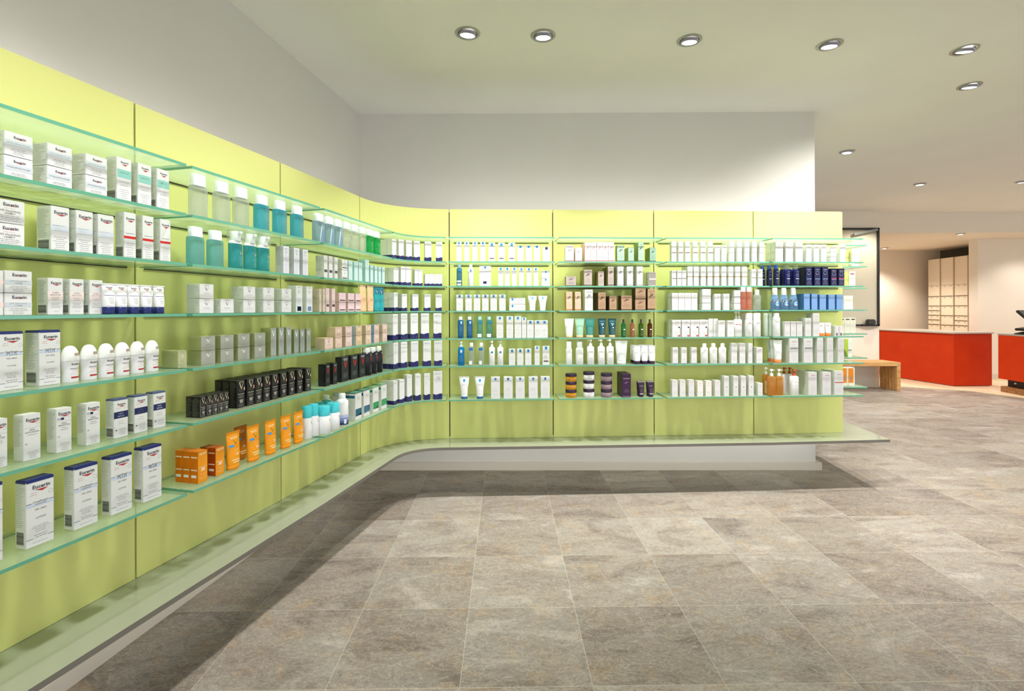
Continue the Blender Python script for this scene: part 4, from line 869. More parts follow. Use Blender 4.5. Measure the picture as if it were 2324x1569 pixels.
# ------------------------------------------------------------------ fifth bay: white packs with a blue square
def LRP(y=.90, col='#1b8fd2', hw=.17, hh=.065, extra=()): return SQ(y, col, hw, hh) + [('t', 'LA ROCHE-POSAY', .5, y - hh - .035, .72, '#9a8f8c'), ('l', .14, .8, .48, .36, 3, '#8b8c90', 3), ('l', .1, .9, .22, .12, 2, LG, 5)] + list(extra)
w5 = dict(side='#e4e8e3')
G(5, 2, 'carton', [(1035.9, 1047.2, 549), (1053.3, 1065, 549), (1072.5, 1083.5, 549), (1090.5, 1101.5, 549)], .035, 'narrow white carton with blue square', pr=LRP(.93, hw=.18, hh=.06), **w5)
G(5, 2, 'carton', [(1109, 1123.8, 551.2), (1130.8, 1145.5, 551.2), (1154, 1169, 551.2)], .045, 'wide white carton with blue square', pr=LRP(.91, extra=[('b', .16, .14, .84, .2, '#6c625c')]), **w5)
G(5, 2, 'carton', [(1174.4, 1188.2, 557), (1193, 1206.7, 557), (1211.8, 1225.7, 557)], .045, 'short white carton with blue square', pr=LRP(.90, hh=.07), **w5)
G(5, 2, 'carton', [(1232, 1248.6, 560)], .045, 'short white carton with black square', pr=LRP(.88, '#16181c', hh=.08), **w5)
LBL = clear_mat('lightblue_toner', '#7fb3cf', '#6fa6c4', .65, .2)
sq_ = lambda y=.62: [('b', .36, y - .04, .64, y + .04, '#1b97d8'), ('l', .15, .85, y - .07, y - .07, 1, GR, 2), ('l', .15, .85, y - .2, .08, 6, '#9a9ca0', 3)]
G(5, 3, 'bottle', [(1036, 1048.5, 600)], .035, 'translucent blue toner bottle', mat=LBL, cap='#8fb4c8', caph=.16, capw=.55, p=2.6, pr=[('b', .45, .68, .8, .78, '#1b97d8'), ('b', .1, .18, .85, .26, '#eef2f4'), ('b', .1, .03, .85, .12, '#dfe8ee')])
G(5, 3, 'bottle', [(1062.3, 1074.7, 600)], .035, 'white round bottle', caph=.14, capw=.55, p=2.2, pr=sq_(.72))
G(5, 3, 'carton', [(1088, 1114.5, 604)], .05, 'wide white carton with navy block', pr=LRP(.93, hw=.09, hh=.05, extra=[('b', .33, .12, .62, .24, '#1b2340')]), **w5)
G(5, 3, 'carton', [(1131, 1142, 607), (1146, 1157, 607), (1161.7, 1172.9, 607)], .035, 'slim white carton with blue line', pr=LRP(.92, hw=.18, hh=.06, extra=[('b', .05, .67, .95, .69, '#5566b4')]), **w5)
G(5, 3, 'carton', [(1178, 1188.8, 607), (1195, 1206, 608.6), (1211, 1221.8, 608.6)], .035, 'slim white carton with blue square', pr=LRP(.92, hw=.18, hh=.06), **w5)
G(5, 3, 'carton', [(1229.2, 1248.3, 615)], .045, 'low white carton', stack=2, pr=SQ(.84, hw=.09, hh=.12) + [('l', .2, .8, .4, .2, 3, GR, 3)], **w5)
G(5, 4, 'carton', [(1035.9, 1050, 669), (1056, 1071, 669), (1075, 1090, 669), (1094.4, 1109, 669), (1113, 1128, 669), (1133, 1147.6, 669)], .04, 'white carton with blue square', pr=LRP(.90, hh=.075, hw=.16), **w5)
G(5, 4, 'carton', [(1156, 1192.3, 676.5)], .05, 'flat wide white carton', stack=2, pr=[('b', .14, .56, .25, .92, '#1b97d8'), ('l', .12, .4, .4, .4, 1, GR, 2), ('l', .48, .9, .72, .2, 4, GR, 3)], **w5)
G(5, 4, 'tube', [(1198.6, 1219, 671.5), (1222, 1242.6, 671.5)], .034, 'white flared tube with blue square', cap='#eef0f1', taper=.62, caph=.13, pr=[('b', .36, .78, .64, .90, '#1b97d8'), ('l', .1, .9, .66, .2, 7, '#77787d', 3)])
DBL = M('#155f94', .25); 
G(5, 5, 'bottle', [(1038.8, 1051.7, 719), (1059, 1072, 719)], .036, 'deep blue bottle', mat=DBL, cap='#e8e9ee', caph=.15, capw=.62, p=3, pr=[('b', .5, .66, .78, .78, '#e8eef4'), ('l', .15, .9, .5, .15, 7, '#9fc4dd', 3)])
G(5, 5, 'bottle', [(1082, 1095.6, 719), (1103.3, 1117.3, 719)], .036, 'clear aqua bottle', mat=clear_mat('micellar_aqua', '#a8dcd4', '#9ad2cc', .4, .3), cap='#a8d8dc', caph=.15, capw=.6, p=3, pr=[('b', .45, .68, .85, .80, '#1b8fd0'), ('b', .1, .04, .8, .2, '#e6f2f0'), ('l', .15, .8, .42, .42, 1, '#3c6c6a', 3)])
G(5, 5, 'carton', [(1126, 1143, 714), (1149.5, 1165, 720), (1168.5, 1182.2, 720)], .04, 'tall white carton with blue square', mix=[dict()], pr=LRP(.91, hh=.055), **w5)
G(5, 5, 'carton', [(1184.3, 1194.7, 721)], .03, 'very narrow white carton', pr=LRP(.93, hh=.05, hw=.18), **w5)
G(5, 5, 'carton', [(1195.4, 1212, 728), (1212.7, 1229.2, 728), (1229.5, 1242, 726)], .045, 'short white carton, touching its neighbours', pr=LRP(.89, hh=.07), **w5)
G(5, 6, 'pump', [(1039, 1054, 776)], .038, 'bright blue pump bottle', mat=clear_mat('blue_gel', '#6cbdee', '#35a2e4', .75, .2), cap='#dfe8f0', caph=.22, p=3.2, pr=[('b', .38, .62, .66, .76, '#eef4fa'), ('l', .15, .85, .42, .2, 4, '#bfe0f6', 3)])
G(5, 6, 'bottle', [(1063.3, 1076.3, 778.5), (1085.7, 1098.8, 778.5)], .036, 'colourless toner bottle', mat=CLR, cap='#f0f3f4', caph=.16, capw=.6, p=3, pr=[('b', .1, .66, .75, .78, '#2c74c0'), ('b', .05, .04, .6, .2, '#f4f6f6'), ('l', .15, .6, .4, .3, 3, '#57786c', 3)])
G(5, 6, 'pump', [(1110, 1123.3, 774), (1129, 1142.5, 775)], .038, 'white pump bottle with blue square', caph=.24, p=2.8, pr=[('b', .36, .58, .66, .68, '#1b8fd0'), ('l', .15, .85, .5, .12, 7, '#9a9ca0', 3)])
G(5, 6, 'carton', [(1155, 1169.6, 792), (1173.7, 1187.8, 792), (1192, 1206, 792)], .045, 'white carton with blue square', pr=LRP(.87, hh=.085, hw=.16), **w5)
G(5, 6, 'carton', [(1213.6, 1224.6, 786)], .035, 'narrow carton with blue square', pr=LRP(.92, hh=.06, hw=.18), **w5)
G(5, 6, 'carton', [(1231.6, 1247, 786)], .045, 'white carton with black bar', pr=LRP(.90, hh=.08, hw=.17, extra=[('b', .15, .17, .85, .23, '#2c2426'), ('l', .1, .8, .5, .3, 5, '#b87c7c', 3)]), **w5)
G(5, 7, 'tube', [(1042, 1064.7, 855), (1077.3, 1101, 856)], .04, 'white tube with blue cap', cap='#1d5a9c', taper=.64, caph=.1, crimp='#dfe1e0', pr=[('b', .34, .76, .66, .88, '#1b97d8'), ('l', .0, 1, .66, .2, 8, '#8b8c90', 3)])
G(5, 7, 'carton', [(1114.5, 1134.8, 856), (1143.2, 1163.6, 856), (1170.9, 1190.5, 856), (1200, 1220.8, 856), (1227.4, 1248, 856)], .055, 'large white carton with blue square', pr=LRP(.91, '#1b78c4', hh=.055, hw=.11), **w5)


# ------------------------------------------------------------------ sixth bay
def CAU(c='#7d7478', foot=None, tc='#6d666a'): return [('t', 'CAUDALIE', .54, .88, .66, tc), ('p', [(.2, .62), (.38, .70), (.46, .80), (.60, .74), (.74, .80), (.68, .68), (.50, .66), (.36, .60)], c), ('l', .15, .85, .44, .2, 5, c, 3)] + ([('b', 0, .03, 1, .075, foot)] if foot else []) + [('l', .1, .9, .85, .2, 9, c, 4, 'L')]
G(6, 2, 'carton', [(1283.8, 1302.5, 557)], .08, 'white pinkish carton with red foot', pr=CAU('#b9a5b4', '#a84a55'), col='#f6eef2', side='#dfe4dc')
G(6, 2, 'carton', [(1305.8, 1321, 562)], .08, 'lower pinkish carton with red foot', pr=CAU('#b9a5b4', '#a84a55'), col='#f6eef4', side='#e8cdb8')
G(6, 2, 'carton', [(1327.5 + i * 13.35, 1340.5 + i * 13.35, 550) for i in range(5)], .08, 'tall rosy white carton', deep=2, pr=CAU('#c9aab4', '#d0797c', '#9a8a92'), col='#f7eff2', side='#dcb9ac')
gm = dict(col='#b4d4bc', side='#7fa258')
G(6, 2, 'carton', [(1400.4, 1417.3, 557)], .05, 'wide mint carton', pr=CAU('#6c8a78', '#5b6a60'), **gm)
G(6, 2, 'carton', [(1426, 1439, 561.5)], .06, 'small mint carton', deep=2, pr=CAU('#6c8a78', '#5b6a60'), **gm)
G(6, 2, 'carton', [(1448.6, 1461, 550)], .06, 'tall mint carton', deep=2, pr=CAU('#6c8a78', '#5b6a60'), **gm)
G(6, 2, 'carton', [(1475, 1488.7, 562)], .06, 'small sage carton', deep=2, pr=CAU('#5f7868', '#26382e'), col='#9cc0a8', side='#6f9440')
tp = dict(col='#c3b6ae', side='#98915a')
G(6, 3, 'carton', [(1285, 1307.4, 627.5)], .08, 'low taupe carton with brown foot', pr=CAU('#77686a', '#3a2a2c'), **tp)
G(6, 3, 'carton', [(1325.8, 1344, 612.5)], .055, 'large taupe carton', deep=3, pr=CAU('#77686a', '#3a2a2c'), **tp)
G(6, 3, 'carton', [(1357.7, 1370.8, 616)], .06, 'narrow taupe carton', deep=2, pr=CAU('#77686a'), **tp)
G(6, 3, 'carton', [(1380, 1393.4, 605)], .06, 'tall taupe carton', deep=3, pr=CAU('#77686a', '#6b5c5c'), **tp)
G(6, 3, 'carton', [(1401.7, 1415.4, 605), (1423.3, 1437, 605), (1445.6, 1459, 605)], .06, 'tall white carton with twig print', deep=2, pr=CAU('#9c9ca0', '#b4b4b6'), side='#d4d8cc')
G(6, 3, 'carton', [(1473.7, 1488.7, 618)], .09, 'grey carton with silver front', stack=2, col='#9d9790', side='#d3d6d0', pr=[('b', .0, .0, 1, .08, '#e6e6e6'), ('b', .0, .9, 1, 1, '#e6e6e6')])
G(6, 4, 'carton', [(1285.4, 1299, 662.5), (1305, 1318.8, 662.5)], .09, 'peach carton with orange foot', col='#e8cbb4', side='#c9a04c', pr=CAU('#a88468', '#d0703c'))
G(6, 4, 'carton', [(1327.7, 1345.8, 657.5)], .09, 'white carton with ink drawing', pr=CAU('#a4a6ac'), side='#dfe2dc')
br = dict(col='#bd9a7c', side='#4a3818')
G(6, 4, 'carton', [(1357.7, 1375, 664)], .06, 'tall brown carton', deep=3, pr=CAU('#6f5440', '#2c1c14', '#6f5440'), **br)
G(6, 4, 'carton', [(1383, 1399.8, 672.5)], .06, 'small brown carton', deep=2, pr=CAU('#6f5440', '#2c1c14', '#6f5440'), **br)
G(6, 4, 'carton', [(1410, 1434.4, 671)], .09, 'square brown carton', pr=CAU('#6f5440', '#2c1c14', '#6f5440'), **br)
G(6, 4, 'carton', [(1441.8, 1465.4, 655)], .09, 'brown carton in a pile', stack=2, pr=CAU('#6f5440', '#2c1c14', '#6f5440'), **br)
G(6, 4, 'carton', [(1470, 1487, 656)], .07, 'tallest brown carton', deep=2, pr=CAU('#6f5440', '#2c1c14', '#6f5440'), **br)
tb = dict(cap='#e0c39a', taper=.72, caph=.13)
pr6 = [('t', 'CAUDALIE', .5, .86, .62, '#9aa4a0'), ('l', .15, .9, .5, .2, 5, '#b9c2be', 3)]
for x0, x1, c, nm in [(1282, 1303.6, '#eef3f0', 'white'), (1306, 1327.6, '#a8d6bc', 'mint'), (1329, 1350.7, '#3e8f86', 'sea green')]:
    G(6, 5, 'tube', [(x0, x1, 723.5)], .042, nm + ' tube with wooden cap', col=c, crimp=c, pr=pr6, **tb)
G(6, 5, 'tube', [(1358, 1377, 723.5), (1381, 1400, 723.5)], .042, 'dark teal tube with white flowers', col='#1c5560', crimp='#173f48', pr=[('t', 'CAUDALIE', .5, .86, .7, '#c9d4d4'), ('ring', .5, .66, .0, .13, '#b4c8cc'), ('ring', .66, .72, .0, .1, '#c9d8da'), ('ring', .38, .74, .0, .08, '#c9d8da'), ('b', .5, .5, .75, .54, '#ffffff'), ('l', .2, .9, .42, .2, 5, '#a9bcc0', 3)], **tb)
for x0, c, nm in [(1411, '#3fa45c', 'green'), (1431.3, '#d59a6c', 'peach'), (1451, '#5f8f2a', 'leaf green'), (1471, '#7a4418', 'brown')]:
    G(6, 5, 'bottle', [(x0, x0 + 9.8, 725)], .026, 'tiny %s bottle with dark cap' % nm, mat=clear_mat('water_' + nm, c, c, .6, .2), cap='#2e2e30', caph=.2, capw=.42, p=3.5, shoulder=.1, pr=[('b', .45, .40, .85, .46, '#f4f4f0'), ('l', .3, .9, .3, .1, 4, '#f0ecd8', 3)])
BW = [('t', 'CAUDALIE', .6, .66, .5, '#85868a'), ('l', .4, .9, .4, .1, 6, '#8a9a90', 3)]
G(6, 6, 'bottle', [(1285, 1299, 776)], .036, 'white bottle with slanted cap', caph=.30, capw=.78, p=3, pr=BW)
G(6, 6, 'foam', [(1307.8, 1325, 774)], .04, 'white frosted foam bottle', mat=M('#eff2ef', .35), pr=BW)
G(6, 6, 'pump', [(1334, 1349, 771), (1359, 1372.4, 771), (1377.5, 1394.5, 771)], .04, 'white pump bottle', caph=.26, p=4, pr=[('t', 'CAUDALIE', .5, .60, .6, '#85868a'), ('l', .2, .9, .3, .08, 5, '#8a9a90', 3)])
G(6, 6, 'tube', [(1398, 1426.4, 774)], .05, 'large frosted white tube', col='#e2e9e4', cap='#dfe5e2', taper=.74, caph=.14, pr=[('t', 'CAUDALIE', .5, .80, .62, '#b0b4b2'), ('ring', .55, .48, 0, .3, '#f7faf8'), ('l', .2, .9, .42, .3, 3, '#8a9a90', 3)])
G(6, 6, 'tube', [(1440.5, 1454.8, 785), (1457, 1472, 785), (1473.5, 1489, 785)], .032, 'small white tube with plum cap', deep=4, o=.025, cap='#33203c', taper=.86, caph=.17, pr=[('t', 'CAUDALIE', .5, .8, .6, '#b9a6b0'), ('l', .2, .9, .6, .3, 4, '#c9bcc4', 3)])
AMB = M('#c98a10', .15, 0, .5, .5)
G(6, 7, 'jar', [(1285, 1310.6, 850)], .07, 'amber jar with plum lid', stack=3, mat=AMB, pr=[('l', .15, .85, .5, .2, 4, '#8a5c08', 3)])
G(6, 7, 'jar', [(1325.7, 1351, 845.5)], .07, 'white jar with plum lid', stack=3, pr=[('t', 'CAUDALIE', .5, .48, .5, '#55484e'), ('l', .3, .7, .36, .15, 4, '#8d8488', 3)])
G(6, 7, 'jar', [(1366, 1391.4, 849)], .07, 'mauve jar with plum lid', stack=3, col='#8f7a82', pr=[('t', 'CAUDALIE', .62, .45, .5, '#d8ccd0'), ('l', .4, .9, .3, .15, 2, '#d8ccd0', 3)])
G(6, 7, 'carton', [(1412, 1432, 849)], .15, 'plum gift carton', o=.025, col='#391b40', side='#2c1a30', pr=[('t', 'CAUDALIE', .5, .80, .74, '#d8c8d8'), ('p', [(.25, .60), (.5, .66), (.7, .68), (.6, .62), (.4, .58)], '#8a5c90'), ('l', .2, .85, .34, .22, 4, '#b79cb8', 3), ('b', .04, .035, .96, .05, '#b79cb8'), ('l', .1, .9, .9, .12, 10, '#8f7f90', 4, 'L')])
G(6, 7, 'tube', [(1449, 1464, 867), (1470.5, 1486, 867)], .034, 'plum tube with silver end', o=.03, deep=2, col='#35203a', cap='#2a1830', crimp='#a9a0a6', taper=.74, caph=.16, pr=[('t', 'CAUDALIE', .5, .72, .8, '#d8ccd4'), ('b', 0, .17, 1, .24, '#c4b8c0'), ('l', .2, .8, .5, .32, 4, '#a890a8', 3)])

# ------------------------------------------------------------------ seventh bay
def AV(foot=None, y=.5, c='#c98a86', bar=None): return [('t', 'Avène', .55, .86, .46, c), ('l', .15, .85, .74, .66, 2, GR, 3), ('l', .15, .85, .3, .12, 4, LG, 5)] + ([('b', 0.04, y - .02, .98, y + .02, bar)] if bar else []) + [('l', .1, .9, .9, .1, 10, '#b9c0b6', 4, 'L')]
w7 = dict(side='#d8ddd2', col='#e6e4e6')
G(7, 2, 'carton', [(1524.4, 1535, 548), (1539.7, 1550.5, 548), (1555.6, 1566.5, 548), (1572.8, 1584, 548), (1590.7, 1601.8, 548), (1607.5, 1618.5, 548)], .04, 'slim white carton with brown line', pr=AV(bar='#6c4a44', y=.45), **w7)
G(7, 2, 'carton', [(1623, 1634.4, 557), (1638, 1649.3, 557)], .05, 'short white carton with grey line', pr=AV(bar='#b4acaa', y=.45), **w7)
G(7, 2, 'carton', [(1655.7, 1666.8, 548), (1673, 1684, 548), (1690, 1701.3, 548), (1707, 1717.9, 548), (1724, 1735, 548)], .06, 'tall white carton with grey line', deep=2, pr=AV(bar='#a8a4a4', y=.45), **w7)
G(7, 3, 'carton', [(1525, 1534.6, 614), (1537, 1546.7, 614), (1548, 1557.6, 614)], .05, 'short slim carton with brown line', pr=AV(bar='#5c4038', y=.48), **w7)
x7 = [(1560.7, 1572), (1575, 1586), (1591.6, 1602), (1606.6, 1617.5), (1622, 1632.7), (1638, 1649), (1653.4, 1664.6), (1669, 1680), (1684.4, 1695.5)]
G(7, 3, 'carton', [(a, c, 605) for a, c in x7], .06, 'tall white carton with olive line', deep=2, pr=AV(bar='#a08a5c', y=.48) + [('b', 0, .45, 1, .5, '#a8a03c', 'L')], **w7)
G(7, 3, 'carton', [(1705.8, 1715.8, 611), (1720.7, 1731, 611)], .05, 'short carton with tan line', pr=AV(bar='#8f7f5c', y=.48), **w7)
G(7, 4, 'carton', [(1525.4, 1539.4, 665), (1540, 1554, 665), (1554.6, 1568.6, 665), (1569.2, 1583, 665)], .06, 'plain white carton with tiny print', deep=2, pr=AV(), **w7)
G(7, 4, 'carton', [(1593.9, 1613.4, 657)], .07, 'white jar carton', stack=3, pr=[('b', 0, .02, 1, .07, '#a8a4a8'), ('l', .2, .8, .6, .4, 2, GR, 3)], **w7)
G(7, 4, 'carton', [(1622, 1635.7, 667), (1642, 1655.7, 667)], .06, 'medium white carton', deep=2, pr=AV(), **w7)
G(7, 4, 'carton', [(1666.5, 1680.5, 660)], .07, 'narrower white jar carton', stack=3, pr=[('b', 0, .02, 1, .07, '#8f8b90'), ('l', .2, .8, .6, .3, 3, GR, 3)], **w7)
SAL = clear_mat('salmon_lotion', '#fad8c8', '#f4b49c', .55, .2)
G(7, 4, 'bottle', [(1682, 1694.5, 652), (1695.5, 1708, 652)], .036, 'salmon lotion bottle', deep=2, mat=SAL, cap='#e4e8e2', caph=.20, capw=.85, p=3.5, pr=[('l', .2, .8, .4, .1, 4, '#f8d8cc', 3)])
G(7, 4, 'bottle', [(1713, 1728.3, 658)], .04, 'clear bottle with white lid', mat=CLR, cap='#f0f2f0', caph=.24, capw=.6, p=3.5)
VIA = AV() + [('b', .66, .1, .9, .52, '#f6e9e6'), ('b', .88, .1, .95, .52, '#3c3034'), ('b', .64, .03, .95, .12, '#c4485c'), ('b', .68, .52, .90, .60, '#4a4448')]
G(7, 5, 'carton', [(1526, 1546, 726), (1547, 1567, 726), (1568, 1587, 726), (1588, 1607, 726)], .06, 'white carton with ampoule picture', deep=2, pr=VIA, **w7)
G(7, 5, 'carton', [(1608.3, 1618.5, 723.5), (1619, 1629.3, 723.5)], .06, 'narrow carton behind ampoule cartons', o=.05, pr=AV(), **w7)
G(7, 5, 'carton', [(1630.7, 1645.3, 727.5), (1650.6, 1666, 727.5)], .05, 'white carton with red initials', pr=AV(c='#d05a50'), **w7)
G(7, 5, 'pump', [(1668, 1678, 707), (1674.5, 1685.5, 707)], .036, 'white pump bottle', o=.05, caph=.30, p=3, pr=[('b', .2, .56, .7, .6, '#d0483c'), ('l', .2, .9, .45, .2, 5, GR, 3)])
G(7, 5, 'spray', [(1695.5, 1710.5, 711), (1713, 1730.5, 711)], .056, 'white thermal water spray', deep=2, col='#eeeff0', caph=.24, capw=.95, cap='#f2f4f2', pr=[('t', 'Avène', .55, .58, .5, '#c98a86'), ('l', .2, .9, .45, .15, 5, '#b4b0b2', 3)])
G(7, 6, 'carton', [(1527.6, 1538.4, 789), (1546, 1559.4, 789), (1569, 1582, 789)], .045, 'short white carton', pr=AV() + [('b', .05, .01, 1, .04, '#6f87a8')], **w7)
G(7, 6, 'bottle', [(1593, 1608.8, 780), (1614, 1629.5, 780), (1634.5, 1650.3, 780)], .044, 'white rounded bottle', caph=.19, capw=.55, p=2.4, pr=[('t', 'Avène', .5, .66, .5, '#c98a86'), ('l', .25, .9, .56, .5, 2, '#5ab0c4', 2), ('l', .2, .9, .4, .15, 4, '#c4a898', 3)])
G(7, 6, 'carton', [(1660.4, 1673, 779.5), (1678.6, 1692, 779.5)], .05, 'tall white carton with grey top', pr=AV() + [('b', 0, .84, 1, .98, '#c4c4c4')], **w7)
G(7, 6, 'carton', [(1698.6, 1708, 779.5)], .09, 'tall plain carton', pr=AV(), **w7)
G(7, 6, 'carton', [(1717, 1730.8, 789)], .07, 'low carton at shelf end', deep=2, pr=AV(c='#d05a50'), **w7)
G(7, 7, 'carton', [(1525.8, 1538, 863), (1543.3, 1556.3, 863), (1563, 1576, 863)], .045, 'white carton, evenly spaced', pr=AV(), **w7)
G(7, 7, 'carton', [(1582.6, 1596, 865), (1602, 1615, 865)], .045, 'pinkish white carton', pr=AV(c='#d87a6c'), side='#dfe0d6', col='#f2ecea')
G(7, 7, 'carton', [(1622.5, 1634.7, 864)], .09, 'deeper white carton', pr=AV(c='#d87a6c'), **w7)
G(7, 7, 'carton', [(1643, 1654.8, 854), (1664.6, 1676, 854), (1682, 1693.4, 854), (1699.7, 1711, 854)], .08, 'tall white carton with flame', pr=AV() + [('p', [(.42, .42), (.62, .42), (.54, .50)], '#50505a')], **w7)
G(7, 7, 'carton', [(1720, 1730.8, 870)], .07, 'lowest white carton', pr=AV(), **w7)

# ------------------------------------------------------------------ eighth bay
w8 = dict(side='#dde2d8', col='#dfdcde')
G(8, 2, 'carton', [(1760.8, 1776.7, 549), (1783, 1800, 549), (1805.6, 1822, 549)], .07, 'tall white carton with grey head', deep=2, pr=AV() + [('b', 0, .66, 1, .99, '#cbc4c6')], **w8)
G(8, 2, 'carton', [(1830, 1842, 555), (1846.8, 1859, 555), (1864, 1875.7, 555)], .07, 'medium white carton', deep=2, pr=AV(), **w8)
G(8, 2, 'carton', [(1885, 1898, 561)], .08, 'low greyish carton', stack=3, pr=[('l', .2, .8, .6, .3, 3, '#c98a86', 3)], **w8)
G(8, 2, 'carton', [(1907, 1919, 554)], .09, 'tall white carton at shelf end', pr=AV(), **w8)
NAV = [('t', 'Avène', .6, .68, .5, '#c9cce0'), ('ring', .6, .52, .18, .22, '#9aa0c8'), ('b', .3, .33, .9, .36, '#c9cce0'), ('l', .3, .95, .28, .1, 5, '#9aa0c8', 3)]
G(8, 3, 'spray', [(1742.5, 1753.5, 602), (1751, 1762, 601), (1759.5, 1770.5, 600)], .044, 'navy spray can with blue cap', backs=[.085, .042, 0], col='#141a4a', cap='#31509c', caph=.18, capw=.72, dome=.08, pr=NAV)
G(8, 3, 'spray', [(1781, 1796.5, 602), (1802.8, 1815.8, 602)], .044, 'navy spray can with clear cap', deep=2, col='#161b58', caph=.18, capw=.7, dome=.08, capm=clear_mat('clear_cap', '#f4f8f6', '#ffffff', .15, .25), pr=NAV)
NVB = [('t', 'Avène', .5, .86, .6, '#c9cce0'), ('ring', .5, .68, .24, .30, '#8f94c0'), ('b', .1, .34, .9, .39, '#6c7ea8'), ('l', .1, .95, .28, .1, 4, '#b4b8d4', 3)]
G(8, 3, 'carton', [(1829, 1843, 606), (1849.4, 1861.7, 606), (1866.3, 1880.3, 606)], .06, 'navy carton with ring emblem', deep=2, col='#1b1b48', pr=NVB, rough=.25)
G(8, 3, 'carton', [(1885.7, 1899.7, 609.5), (1903.5, 1916.3, 609.5)], .07, 'navy carton with red line', deep=2, col='#1b1840', rough=.25, pr=NVB + [('b', .1, .40, .9, .46, '#a83248')])
G(8, 4, 'bottle', [(1753, 1772.3, 653.5), (1774, 1792.6, 653.5), (1795, 1814.3, 653.5)], .05, 'light blue tapered bottle', deep=1, mat=clear_mat('sky_blue_lotion', '#b4d2ee', '#9cc2ea', .7, .15), capm=M('#e4ebe6', .3), caph=.32, capw=.55, p=2.2, taper=1.0, shoulder=.45, pr=[('ring', .62, .28, 0, .26, '#a8c8ec')])
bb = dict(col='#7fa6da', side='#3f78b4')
PB = [('t', 'Avène', .6, .84, .5, '#c4d6f0'), ('l', .3, .9, .5, .15, 5, '#a8c4ea', 3)]
G(8, 4, 'carton', [(1824, 1838.5, 667), (1842, 1855, 667)], .09, 'taller light blue carton', pr=PB, **bb)
G(8, 4, 'carton', [(1860, 1875, 669), (1880, 1895, 669), (1899, 1913.5, 669)], .09, 'light blue carton', pr=PB, **bb)
G(8, 5, 'spray', [(1758, 1773.6, 711)], .046, 'white water spray with narrow cap', caph=.13, capw=.72, dome=.1, pr=[('l', .4, .9, .7, .3, 8, '#85868a', 3)])
G(8, 5, 'spray', [(1735, 1746, 711), (1746.5, 1757.5, 711)], .04, 'greenish white spray', o=.08, col='#cfdccb', cap='#cfdcc8', caph=.2, capw=.9, pr=[('l', .4, .9, .6, .1, 8, '#8d9a90', 3)])
G(8, 5, 'carton', [(1781, 1793.6, 730), (1795, 1807, 730), (1809, 1821, 730)], .07, 'short white carton', deep=2, pr=AV(), **w8)
G(8, 5, 'carton', [(1828, 1841.3, 722)], .09, 'medium grey-white carton', pr=AV(), **w8)
G(8, 5, 'carton', [(1846, 1860, 711)], .09, 'tall grey-white carton', pr=AV(), **w8)
G(8, 5, 'tube', [(1861, 1874.5, 732), (1875, 1890, 733)], .034, 'white tube with orange cap', cap='#e8823c', taper=.82, caph=.22, pr=[('b', .1, .76, .5, .8, '#c94c44'), ('l', .1, .9, .6, .4, 3, '#c4b4bc', 3)])
G(8, 5, 'carton', [(1895, 1903, 740), (1904, 1912.5, 740)], .05, 'tiny striped carton', deep=2, col='#ece6e8', side='#d8e0d4', pr=[('b', .1, .1, .2, .95, '#c9a8b0'), ('b', .5, .1, .58, .95, '#c9a8b0'), ('b', .3, .04, .8, .3, '#7a7478')])
G(8, 6, 'tube', [(1758.6, 1778.6, 773)], .042, 'large white tube with orange cap', deep=3, cap='#ea8a50', taper=.78, caph=.15, col='#e6ece8', pr=[('t', 'Avène', .6, .85, .5, '#d87a6c'), ('l', .2, .8, .5, .2, 4, '#c4ccc8', 3)])
G(8, 6, 'carton', [(1791.8, 1811.9, 768), (1824.5, 1844.8, 768)], .075, 'large white carton with red name', deep=2, pr=AV(c='#c4523c') + [('b', .1, .56, .95, .62, '#8c8c8c')], **w8)
G(8, 6, 'carton', [(1854.6, 1869, 767), (1877.8, 1890.8, 767), (1902.3, 1915.7, 767)], .08, 'tall grey-white carton', pr=AV() + [('l', .2, .9, .64, .58, 2, '#6c6c6c', 3)], **w8)
ORA = clear_mat('amber_wash', '#f6d49c', '#f2bb70', .5, .2)
G(8, 7, 'pump', [(1746.6, 1762, 839), (1763.5, 1779.8, 839)], .042, 'amber pump bottle', mat=ORA, caph=.26, dirx=1, p=4, pr=[('l', .3, .8, .35, .1, 6, '#c4601c', 3)])
G(8, 7, 'pump', [(1735, 1747, 835)], .042, 'amber pump bottle at shelf end', o=.09, mat=ORA, caph=.26, dirx=1, p=4, pr=[('b', .1, .05, .7, .6, '#c9c9a4')])
G(8, 7, 'pump', [(1797, 1815.4, 840)], .044, 'white pump bottle, red cap', cap='#c9502c', caph=.24, dirx=1, p=2.6, pr=[('t', 'Avène', .6, .60, .5, '#c98a86'), ('l', .4, .9, .48, .1, 8, '#7a7a80', 3)])
G(8, 7, 'pump', [(1777, 1790, 834), (1789, 1803, 836)], .044, 'rear white bottle, red cap', o=.10, cap='#a83a18', caph=.24, dirx=1, p=2.6, pr=[('l', .4, .9, .48, .1, 8, '#7a7a80', 3)])
G(8, 7, 'carton', [(1835, 1854, 845)], .06, 'large white carton with rosy print', deep=3, pr=AV(c='#c4523c') + [('ring', .5, .38, .04, .06, '#c98a86')], **w8)
G(8, 7, 'carton', [(1866.6, 1886.2, 845)], .06, 'large carton with red name', deep=3, pr=AV(c='#c4523c') + [('l', .2, .9, .64, .58, 2, '#b4483c', 3)], **w8)
G(8, 7, 'carton', [(1893.9, 1914.2, 843)], .075, 'large carton with red stripe', deep=2, pr=AV() + [('b', .05, .50, 1, .54, '#c4583c'), ('ring', .5, .26, .1, .16, '#e0d8d8')], **w8)

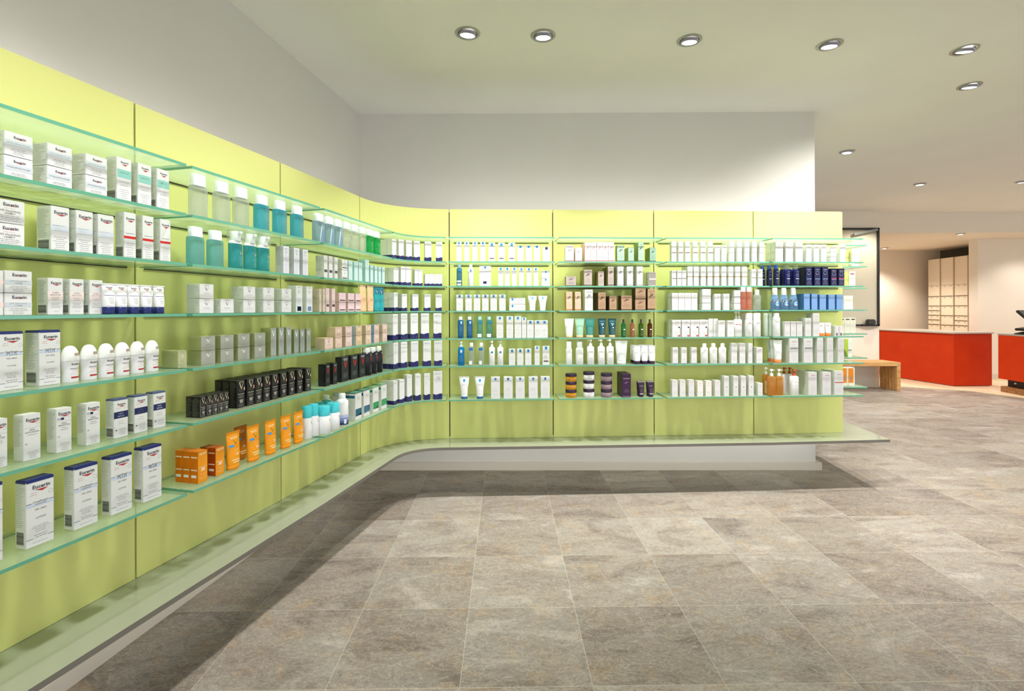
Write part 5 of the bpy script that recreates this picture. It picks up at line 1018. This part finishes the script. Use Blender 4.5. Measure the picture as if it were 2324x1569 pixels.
# ------------------------------------------------------------------ shelves on the end of the wall
def endgoods(row, items, desc, stack=1, **kw):
    z = Z_SH[row - 1] + .0053; n = Vector((0, -1)); k = 0; proto = None; made = []
    for i, (x, y, w_, d_, h_) in enumerate(items):
        for s in range(stack):
            if proto is None: proto = make('carton', w_, h_, d_, kw); ob = proto
            else: ob = copy_tree(proto)
            ob.location = (x, y, z + s * (h_ + .0012))
            pos = '' if stack == 1 else ('lower ', 'upper ')[s]
            lab = pos + desc + (', %s of %s' % (ORD[i], NUM[len(items)]) if len(items) > 1 else '') + ', ' + ROW[row] + ', wall end bay'
            tag(ob, lab, 'box', '%s on the %s of the wall end bay' % (desc, ROW[row]) if len(items) * stack > 1 else None)
YG = [('l', .1, .9, .9, .1, 12, '#a8ac60', 3)]
endgoods(2, [(2.795 + i * .052, 4.32, .05, .075, .125) for i in range(2)], 'yellow-green carton', col='#dde48a', pr=YG)
endgoods(2, [(2.915, 4.30, .058, .075, .15)], 'white carton with grey print', col='#eeece8', pr=[('l', .1, .9, .9, .1, 14, GR, 3)])
endgoods(3, [(2.785 + i * .056, 4.32, .054, .075, .14) for i in range(2)], 'yellow-green carton', col='#dde48a', pr=YG)
endgoods(3, [(2.895, 4.31, .052, .075, .14)], 'white carton with fine print', col='#eeece8', pr=[('l', .1, .9, .75, .1, 14, GR, 3), ('b', .2, .82, .8, .9, '#b05050')])
endgoods(4, [(2.78 + i * .08, 4.30, .076, .06, .058) for i in range(2)], 'low cream carton', stack=2, col='#eeebe4', pr=[('l', .1, .9, .85, .2, 4, '#77736b', 3)])
endgoods(5, [(2.765 + i * .047, 4.31, .045, .06, .13) for i in range(4)], 'cream carton with black heading', col='#eae4da', pr=[('b', .15, .86, .85, .94, '#4a4640'), ('l', .1, .9, .78, .1, 12, '#98928a', 3)])
endgoods(6, [(2.785 + i * .075, 4.31, .072, .06, .15) for i in range(2)], 'lime and teal carton', col='#f0f2f0', pr=[('p', [(0, 0), (.55, 0), (.55, 1), (0, 1)], '#b8cf4c'), ('p', [(0, 0), (.55, 0), (.3, .25), (0, .5)], '#12a6a0'), ('l', .6, .95, .8, .2, 8, GR, 3), ('b', .55, .36, .95, .40, '#55585c')])
endgoods(7, [(2.775 + i * .058, 4.31, .055, .06, .155) for i in range(3)], 'orange carton with barcode', col='#f2ede6', pr=[('b', .05, .16, .82, .96, '#f28a18'), ('b', .3, .28, .62, .5, '#f4e6c4'), ('bc', .36, .30, .56, .48)])
